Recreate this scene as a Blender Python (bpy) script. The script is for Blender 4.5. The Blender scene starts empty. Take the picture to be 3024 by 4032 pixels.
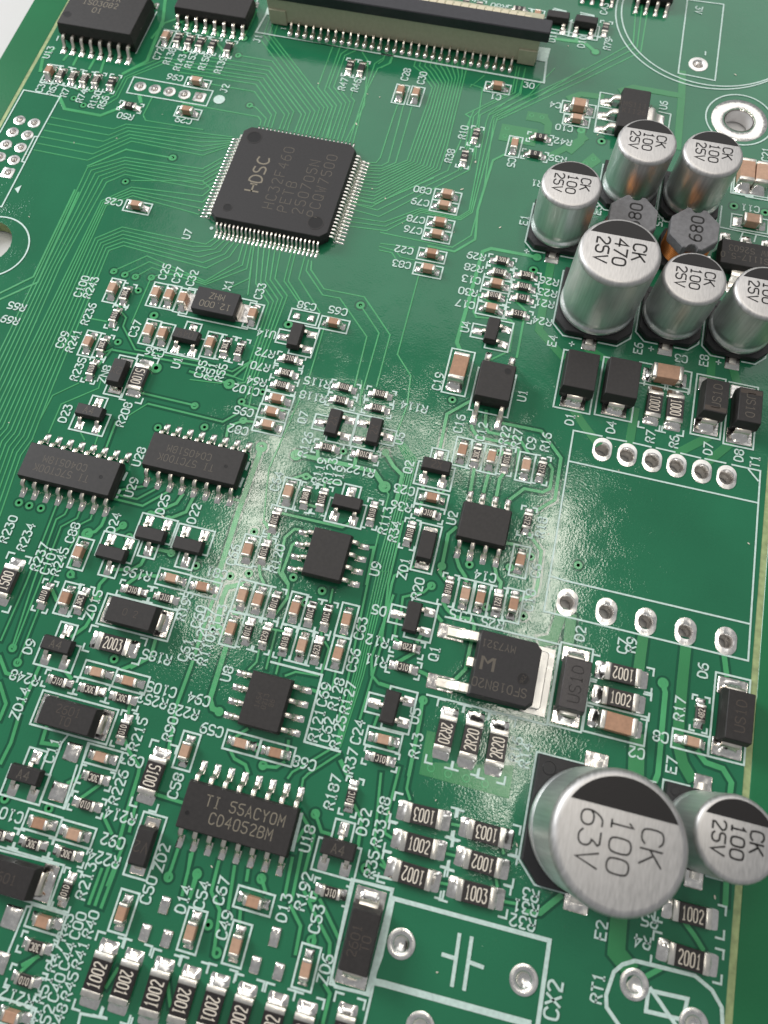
import bpy, math, random
from mathutils import Matrix, Vector
random.seed(7)
S = bpy.context.scene
U = 0.1                      # all numbers below are millimetres, one Blender unit is a centimetre
# ------------------------------------------------------------------ camera
cd = bpy.data.cameras.new("camera"); cam = bpy.data.objects.new("camera", cd); S.collection.objects.link(cam); S.camera = cam
R = ((0.97015823,0.24183055,-0.01763527),(0.22226553,-0.91601984,-0.33392467),(-0.09690744,0.32004005,-0.94243478))
m = Matrix(((R[0][0],-R[1][0],-R[2][0],0),(R[0][1],-R[1][1],-R[2][1],0),(R[0][2],-R[1][2],-R[2][2],0),(0,0,0,1)))
cam.matrix_world = Matrix.Translation(Vector((27.68178,-58.05605,65.94))*U) @ m
cd.sensor_fit='VERTICAL'; cd.sensor_height=36; cd.sensor_width=27; cd.lens=36*2798.7/4032
cd.clip_start=0.1; cd.clip_end=500
cd.dof.use_dof=True; cd.dof.focus_distance=7.3; cd.dof.aperture_fstop=0.42
# ------------------------------------------------------------------ world and lamps
w = bpy.data.worlds.new("World"); S.world = w; w.use_nodes = True
bg = w.node_tree.nodes['Background']; bg.inputs[0].default_value=(0.90,0.94,0.97,1); bg.inputs[1].default_value=0.33
def lamp(name, loc, target, sx, sy, power, col=(1,0.96,0.9), rotz=0):
    l = bpy.data.lights.new(name,'AREA'); l.shape='RECTANGLE'; l.size=sx*U; l.size_y=sy*U; l.energy=power; l.color=col
    o = bpy.data.objects.new(name,l); S.collection.objects.link(o); o.location=Vector(loc)*U
    d=(Vector(target)-Vector(loc)).normalized(); o.rotation_mode='QUATERNION'
    o.rotation_quaternion = d.to_track_quat('-Z','Y') @ __import__('mathutils').Quaternion((0,0,1),rotz)
    return o
lamp('ceiling_panel',(40,420,300),(40,420,0),480,480,8200,(1,.99,.97))
lamp('added_key_light',(-420,150,240),(0,0,0),180,180,23000,(0.95,0.98,1.0))  # added key light from the upper left, kept out of the board's reflections
lamp('strip_lamp_left',(-78,40,300),(-78,40,0),16,125,1250,(1,.95,.85))
lamp('strip_lamp_right',(82,15,300),(82,15,0),14,170,1500,(1,.95,.85))
lamp('strip_lamp_back',(-10,112,300),(-10,112,0),120,12,900,(1,.95,.85))

S.view_settings.view_transform='Standard'; S.view_settings.look='None'; S.view_settings.exposure=0.10; S.view_settings.gamma=1
S.cycles.use_denoising=True; S.cycles.max_bounces=8; S.cycles.sample_clamp_indirect=6
# ------------------------------------------------------------------ materials
def mat(name, col, rough=.5, metal=0., spec=.5, bump=0., bscale=40., var=0., vscale=8., coat=0., stretch=None, rvar=0., detail=2., clump=0):
    M = bpy.data.materials.new(name); M.use_nodes=True; N=M.node_tree.nodes; Lk=M.node_tree.links; b=N['Principled BSDF']
    b.inputs['Base Color'].default_value=(*col,1); b.inputs['Roughness'].default_value=rough; b.inputs['Metallic'].default_value=metal
    b.inputs['Specular IOR Level'].default_value=spec; b.inputs['Coat Weight'].default_value=coat; b.inputs['Coat Roughness'].default_value=.15
    tc=N.new('ShaderNodeTexCoord'); mp=N.new('ShaderNodeMapping'); Lk.new(tc.outputs['Object'],mp.inputs['Vector'])
    if stretch: mp.inputs['Scale'].default_value=stretch
    if bump:
        n=N.new('ShaderNodeTexNoise'); n.inputs['Scale'].default_value=bscale; n.inputs['Detail'].default_value=detail; Lk.new(mp.outputs[0],n.inputs['Vector'])
        bp=N.new('ShaderNodeBump'); bp.inputs['Strength'].default_value=1; bp.inputs['Distance'].default_value=bump*U
        hsrc=n.outputs['Fac']
        if clump:   # uneven coating: the orange peel comes and goes in patches
            c2=N.new('ShaderNodeTexNoise'); c2.inputs['Scale'].default_value=clump; c2.inputs['Detail'].default_value=3; Lk.new(mp.outputs[0],c2.inputs['Vector'])
            cr=N.new('ShaderNodeMapRange'); cr.inputs[1].default_value=.40; cr.inputs[2].default_value=.62; cr.inputs[3].default_value=.30; cr.inputs[4].default_value=1.0; Lk.new(c2.outputs['Fac'],cr.inputs[0])
            mu=N.new('ShaderNodeMath'); mu.operation='MULTIPLY'; Lk.new(n.outputs['Fac'],mu.inputs[0]); Lk.new(cr.outputs[0],mu.inputs[1]); hsrc=mu.outputs[0]
        Lk.new(hsrc,bp.inputs['Height']); Lk.new(bp.outputs[0],b.inputs['Normal'])
    if var or rvar:
        n=N.new('ShaderNodeTexNoise'); n.inputs['Scale'].default_value=vscale; n.inputs['Detail'].default_value=5; Lk.new(mp.outputs[0],n.inputs['Vector'])
        if var:
            r=N.new('ShaderNodeValToRGB'); r.color_ramp.elements[0].position=.3; r.color_ramp.elements[1].position=.7
            r.color_ramp.elements[0].color=(*[c*(1-var) for c in col],1); r.color_ramp.elements[1].color=(*[min(1,c*(1+var)) for c in col],1)
            Lk.new(n.outputs['Fac'],r.inputs[0]); Lk.new(r.outputs[0],b.inputs['Base Color'])
        if rvar:
            q=N.new('ShaderNodeMapRange'); q.inputs[1].default_value=.3; q.inputs[2].default_value=.7; q.inputs[3].default_value=max(.03,rough-rvar); q.inputs[4].default_value=rough+rvar
            Lk.new(n.outputs['Fac'],q.inputs[0]); Lk.new(q.outputs[0],b.inputs['Roughness'])
    return M
MK = mat('solder_mask',(0.0165,0.140,0.066),.085,0,.5,bump=.0170,bscale=48,clump=4.5,var=.10,vscale=.9,detail=2)
MG = mat('mask_over_bare_laminate',(0.009,0.080,0.041),.10,0,.5,bump=.006,bscale=26,var=.1,vscale=2)
MT = mat('mask_over_trace',(0.062,0.32,0.125),.2,0,.5,bump=.006,bscale=30,var=.12,vscale=4)
MP = mat('mask_over_copper_area',(0.034,0.205,0.074),.2,0,.5,bump=.006,bscale=60,var=.08,vscale=2)
MR = mat('rail_mask',(0.010,0.140,0.050),.25,0,.5,bump=.010,bscale=30,var=.06,vscale=1)
FR = mat('bare_fibreglass',(0.30,0.36,0.17),.6,0,.3,var=.25,vscale=14)
SK = mat('white_ink',(0.52,0.65,0.60),.5,0,.3,var=.12,vscale=30)
SO = mat('solder',(0.80,0.76,0.72),.2,1,bump=.03,bscale=14,var=.12,vscale=20,rvar=.10)
PT = mat('tinned_pad',(0.80,0.77,0.74),.30,1,bump=.012,bscale=22,var=.12,vscale=16,rvar=.08)
LD = mat('tinned_lead',(0.72,0.66,0.58),.28,1,bump=.008,bscale=30,var=.12,vscale=14)
QL = mat('fine_lead',(0.86,0.82,0.76),.32,1)
EP = mat('black_epoxy',(0.0215,0.0182,0.0178),.55,0,.40,bump=.004,bscale=90,var=.18,vscale=30)
EQ = mat('fine_black_epoxy',(0.024,0.0215,0.0225),.6,0,.4,bump=.002,bscale=120,var=.12,vscale=40)
ET = mat('textured_black_epoxy',(0.022,0.017,0.019),.36,0,.5,bump=.012,bscale=50,var=.2,vscale=30)
CE = mat('tan_ceramic',(0.42,0.245,0.16),.5,0,.4,bump=.006,bscale=60,var=.12,vscale=26)
CF = mat('pale_tan_ceramic',(0.46,0.285,0.195),.5,0,.4,bump=.006,bscale=60,var=.12,vscale=26)
CG = mat('brown_ceramic',(0.36,0.20,0.125),.5,0,.4,bump=.006,bscale=60,var=.14,vscale=26)
TG = mat('dull_tinned_tab',(0.60,0.585,0.56),.42,1,bump=.008,bscale=24,var=.1,vscale=10,rvar=.08)
TM = mat('plated_terminal',(0.80,0.75,0.68),.34,1,bump=.010,bscale=40,var=.12,vscale=25)
RB = mat('resistor_glaze',(0.016,0.012,0.012),.4,0,.5,var=.15,vscale=25)
RM = mat('resistor_ink',(0.72,0.64,0.54),.6)
RC = mat('resistor_alumina',(0.10,0.085,0.075),.7)
AL = mat('aluminium_side',(0.74,0.75,0.74),.43,1,bump=.004,bscale=14,var=.10,vscale=5,stretch=(9,9,.35))
AT = mat('aluminium_top',(0.53,0.51,0.50),.5,1,bump=.006,bscale=30,var=.13,vscale=12,stretch=(7,1,1),rvar=.08)
BK = mat('black_print',(0.010,0.008,0.008),.5,0,.35,bump=.010,bscale=45)
BP = mat('black_plastic',(0.014,0.013,0.014),.5,0,.4,bump=.01,bscale=30)
LM = mat('laser_mark',(0.105,0.088,0.070),.7)
LF = mat('faint_laser_mark',(0.060,0.045,0.036),.7)
LB = mat('bold_laser_mark',(0.21,0.18,0.135),.7)
BE = mat('beige_plastic',(0.43,0.41,0.29),.5,0,.4,bump=.004,bscale=50,var=.06,vscale=20)
BW = mat('pale_contact_plastic',(0.62,0.55,0.40),.5)
DK = mat('dark_latch_plastic',(0.022,0.021,0.026),.45,0,.45,bump=.004,bscale=60,var=.15,vscale=20)
FE = mat('grey_ferrite',(0.135,0.13,0.135),.5,0,.5,bump=.006,bscale=60,var=.18,vscale=25)
CU = mat('enamelled_copper',(0.45,0.17,0.05),.3,1)
HB = mat('plated_barrel',(0.80,0.78,0.77),.35,.5,var=.1,vscale=10)
TB = mat('white_table',(0.56,0.55,0.545),.6,0,.3,var=.03,vscale=1)
DM = mat('polished_dimple',(0.010,0.009,0.010),.5,0,.3)
SH = mat('painted_hole_shade',(0.004,0.010,0.007),.6)  # shade inside the via holes, painted as near-black barrel walls
# ------------------------------------------------------------------ mesh building
class MB:
    def __init__(s): s.v=[]; s.f=[]; s.m=[]
    def add(s, vs, fs, mi=0):
        o=len(s.v); s.v+=[(x*U,y*U,z*U) for x,y,z in vs]; s.f+=[tuple(i+o for i in f) for f in fs]; s.m+=[mi]*len(fs)
    def loft(s, rings, mi=0, cap0=True, cap1=True):
        n=len(rings[0]); vs=[p for r in rings for p in r]; fs=[]
        for k in range(len(rings)-1):
            for i in range(n):
                j=(i+1)%n; fs.append((k*n+i,k*n+j,(k+1)*n+j,(k+1)*n+i))
        if cap0: fs.append(tuple(reversed(range(n))))
        if cap1: fs.append(tuple((len(rings)-1)*n+i for i in range(n)))
        s.add(vs,fs,mi)
    def box(s, cx,cy,L,W,z0,z1,c=.05,mi=0,r=None):
        r=c if r is None else r
        s.loft([rr(cx,cy,L-2*c,W-2*c,z0,r),rr(cx,cy,L,W,z0+c,r),rr(cx,cy,L,W,z1-c,r),rr(cx,cy,L-2*c,W-2*c,z1,max(.01,r-c*.5))],mi)
    def lathe(s, prof, n=32, cx=0, cy=0, mi=0, cap0=False, cap1=True):
        s.loft([[(cx+r*math.cos(2*math.pi*i/n),cy+r*math.sin(2*math.pi*i/n),z) for i in range(n)] for r,z in prof],mi,cap0,cap1)
    def ring(s, cx,cy,r0,r1,z,n=24,mi=0,h=0):
        a=[(math.cos(2*math.pi*i/n),math.sin(2*math.pi*i/n)) for i in range(n)]
        prof=[(r0,z),(r1,z)] if not h else [(r0,z+h),(r1-h*.7,z+h),(r1,z)]
        vs=[(cx+r*x,cy+r*y,zz) for r,zz in prof for x,y in a]; fs=[]
        for k in range(len(prof)-1):
            for i in range(n):
                j=(i+1)%n; fs.append((k*n+i,(k+1)*n+i,(k+1)*n+j,k*n+j))
        s.add(vs,fs,mi)
    def ribbon(s, pl, w, z, h=0., mi=0, ext=None, closed=False):
        P=[Vector(p[:2]) for p in pl]
        Q=[P[0]]
        for p in P[1:]:
            if (p-Q[-1]).length>1e-4: Q.append(p)
        P=Q
        if len(P)<2: return
        if (P[0]-P[-1]).length<.02 and len(P)>3: closed=True; P=P[:-1]
        ext=w/2 if ext is None else ext
        n=len(P)
        if not closed:
            P[0]=P[0]-(P[1]-P[0]).normalized()*ext; P[-1]=P[-1]+(P[-1]-P[-2]).normalized()*ext
        off=[]
        for i in range(n):
            a=P[i-1] if (i>0 or closed) else None; b=P[(i+1)%n] if (i<n-1 or closed) else None
            d0=(P[i]-a).normalized() if a is not None else None; d1=(b-P[i]).normalized() if b is not None else None
            if d0 is None: d0=d1
            if d1 is None: d1=d0
            t=d0+d1
            t=d1 if t.length<.2 else t.normalized()
            nn=Vector((-t.y,t.x)); c=max(.45,abs(nn.dot(Vector((-d1.y,d1.x))))); off.append(nn/c)
        if not h:
            vs=[]
            for p,o in zip(P,off): vs+=[(*(p+o*w/2),z),(*(p-o*w/2),z)]
            k=2
        else:
            e=min(.6*h,w*.3); vs=[]
            for p,o in zip(P,off):
                vs+=[(*(p+o*w/2),z),(*(p+o*(w/2-e)),z+h),(*(p-o*(w/2-e)),z+h),(*(p-o*w/2),z)]
            k=4
        fs=[]
        for i in range(n if closed else n-1):
            j=(i+1)%n
            for q in range(k-1): fs.append((i*k+q+1,i*k+q,j*k+q,j*k+q+1) if k==4 else (i*k+q,i*k+q+1,j*k+q+1,j*k+q))
        s.add(vs,fs,mi)
    def poly(s, pl, z, mi=0, h=0.):
        a=sum(pl[i-1][0]*pl[i][1]-pl[i][0]*pl[i-1][1] for i in range(len(pl)))
        if a<0: pl=pl[::-1]
        n=len(pl)
        if h: s.loft([[(x,y,z) for x,y in pl],[(x,y,z+h) for x,y in pl]],mi,False)
        else: s.add([(x,y,z) for x,y in pl],[tuple(range(n))],mi)
    def strip(s, prof, w, x0=0, mi=0, taper=None):
        """sweep a flat bar of width w along a (u,z,thickness) profile in the +Y direction at x0"""
        n=len(prof); top=[];bot=[]
        for i,(u,z,t) in enumerate(prof):
            a=prof[max(0,i-1)]; b=prof[min(n-1,i+1)]; d=Vector((b[0]-a[0],b[1]-a[1])).normalized(); nn=Vector((-d.y,d.x))
            top.append((u+nn.x*t/2,z+nn.y*t/2)); bot.append((u-nn.x*t/2,z-nn.y*t/2))
        rings=[]
        for i,(a,b) in enumerate(zip(top,bot)):
            ww=w if not taper else taper[i]; c=ww*.12
            rings.append([(x0-ww/2+c,*a),(x0+ww/2-c,*a),(x0+ww/2,a[0]*.7+b[0]*.3,a[1]*.7+b[1]*.3),(x0+ww/2,*b),(x0-ww/2,*b),(x0-ww/2,a[0]*.7+b[0]*.3,a[1]*.7+b[1]*.3)])
        s.loft(rings,mi)
    def mesh(s, name, mats, smooth=None):
        me=bpy.data.meshes.new(name); me.from_pydata(s.v,[],s.f)
        for M in (mats if isinstance(mats,(list,tuple)) else [mats]): me.materials.append(M)
        me.polygons.foreach_set('material_index',s.m)
        if smooth:
            me.polygons.foreach_set('use_smooth',[True]*len(s.f)); me.set_sharp_from_angle(angle=math.radians(smooth))
        me.update(); return me
    def build(s, name, mats, parent=None, smooth=None, kind=None): return link(name, s.mesh(name,mats,smooth), parent, kind)
def link(name, me, parent=None, kind=None, loc=None, rz=None):
    o=bpy.data.objects.new(name,me); S.collection.objects.link(o)
    if parent: o.parent=parent
    if kind: o['kind']=kind
    if loc: o.location=Vector(loc)*U
    if rz: o.rotation_euler=(0,0,rz)
    return o
def rr(cx,cy,L,W,z,r=.05,n=2):
    r=min(r,L/2*.98,W/2*.98); out=[]
    for sx,sy,a0 in ((1,1,0),(-1,1,90),(-1,-1,180),(1,-1,270)):
        for k in range(n+1):
            a=math.radians(a0+90*k/n); out.append((cx+sx*(L/2-r)+r*math.cos(a),cy+sy*(W/2-r)+r*math.sin(a),z))
    return out
def thing(name, label, cat, x=0, y=0, rot=0, group=None, z=0, jitter=0):
    o=bpy.data.objects.new(name,None); S.collection.objects.link(o); o.empty_display_size=.05
    o.location=(x*U,y*U,z*U); o.rotation_euler=(0,0,math.radians(rot+random.uniform(-jitter,jitter)))
    o['label']=label; o['category']=cat
    if group: o['group']=group
    return o
# ------------------------------------------------------------------ stroke lettering
G={'0':"1,0 3,0 4,1 4,5 3,6 1,6 0,5 0,1 1,0",'1':"1,5 2,6 2,0;1,0 3,0",'2':"0,5 1,6 3,6 4,5 4,4 0,0 4,0",'3':"0,6 4,6 2,3.6 3,3.6 4,2.6 4,1 3,0 1,0 0,1",'4':"3,0 3,6 0,2 4,2",'5':"4,6 0,6 0,3.5 3,3.5 4,2.5 4,1 3,0 1,0 0,1",
'6':"3.6,6 1.6,6 0,3.5 0,1 1,0 3,0 4,1 4,2.5 3,3.5 1,3.5 0,2.5",'7':"0,6 4,6 1.2,0",'8':"1,3.2 0,4.2 0,5 1,6 3,6 4,5 4,4.2 3,3.2 1,3.2 0,2.2 0,1 1,0 3,0 4,1 4,2.2 3,3.2",'9':"0.4,0 2.4,0 4,2.5 4,5 3,6 1,6 0,5 0,3.5 1,2.5 3,2.5 4,3.5",
'A':"0,0 2,6 4,0;0.7,2 3.3,2",'B':"0,0 0,6 3,6 4,5 4,4 3,3.2 0,3.2;3,3.2 4,2.2 4,1 3,0 0,0",'C':"4,5 3,6 1,6 0,5 0,1 1,0 3,0 4,1",'D':"0,0 0,6 2.5,6 4,4.5 4,1.5 2.5,0 0,0",'E':"4,0 0,0 0,6 4,6;0,3.2 3,3.2",'F':"0,0 0,6 4,6;0,3.2 3,3.2",
'H':"0,0 0,6;4,0 4,6;0,3 4,3",'I':"1,0 3,0;2,0 2,6;1,6 3,6",'J':"1.5,6 4,6;3,6 3,1 2,0 1,0 0,1",'K':"0,0 0,6;4,6 0,2.6;1.4,3.6 4,0",'L':"0,6 0,0 4,0",'M':"0,0 0,6 2,2.5 4,6 4,0",'N':"0,0 0,6 4,0 4,6",'O':"1,0 3,0 4,1 4,5 3,6 1,6 0,5 0,1 1,0",'P':"0,0 0,6 3,6 4,5 4,3.8 3,2.8 0,2.8",
'Q':"1,0 3,0 4,1 4,5 3,6 1,6 0,5 0,1 1,0;2.5,1.5 4,0",'R':"0,0 0,6 3,6 4,5 4,4 3,3 0,3;2,3 4,0",'S':"4,5 3,6 1,6 0,5 0,4 1,3.2 3,2.8 4,2 4,1 3,0 1,0 0,1",'T':"0,6 4,6;2,6 2,0",'U':"0,6 0,1 1,0 3,0 4,1 4,6",'V':"0,6 2,0 4,6",'W':"0,6 1,0 2,4 3,0 4,6",'X':"0,0 4,6;0,6 4,0",'Y':"0,6 2,3 4,6;2,3 2,0",'Z':"0,6 4,6 0,0 4,0",
'-':"0.5,3 3.5,3",'.':"1.8,0 2.2,0",'+':"0,3 4,3;2,1 2,5",'_':"0,0 4,0"}
GL={k:[[tuple(map(float,q.split(','))) for q in pl.split()] for pl in v.split(';')] for k,v in G.items()}
def chaikin(pl):
    if len(pl)<4: return pl
    out=[pl[0]]
    for a,b in zip(pl,pl[1:]):
        out+=[(a[0]*.75+b[0]*.25,a[1]*.75+b[1]*.25),(a[0]*.25+b[0]*.75,a[1]*.25+b[1]*.75)]
    out.append(pl[-1])
    if pl[0]==pl[-1]: out=out[1:-1]; out.append(out[0])
    return out
def letter(mb, text, x, y, rot, h, z, wid=None, adv=None, sw=None, mi=0, rnd=True, up=0):
    """centred line of stroke lettering; wid, adv: glyph width and advance, sw: stroke width"""
    wid=wid or h*.62; adv=adv or wid*1.38; sw=sw or h*.16
    n=len(text); c,s_=math.cos(math.radians(rot)),math.sin(math.radians(rot)); x0=-((n-1)*adv+wid)/2
    for i,ch in enumerate(text):
        for pl in GL.get(ch,[]):
            if rnd and ch in '0235689BCDGJOPQRSU': pl=chaikin(pl)
            q=[]
            for gx,gy in pl:
                lx=x0+i*adv+gx/4*wid; ly=(gy/6-.5)*h+up; q.append((x+lx*c-ly*s_,y+lx*s_+ly*c))
            mb.ribbon(q,sw,z,mi=mi,ext=sw*.35)
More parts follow.
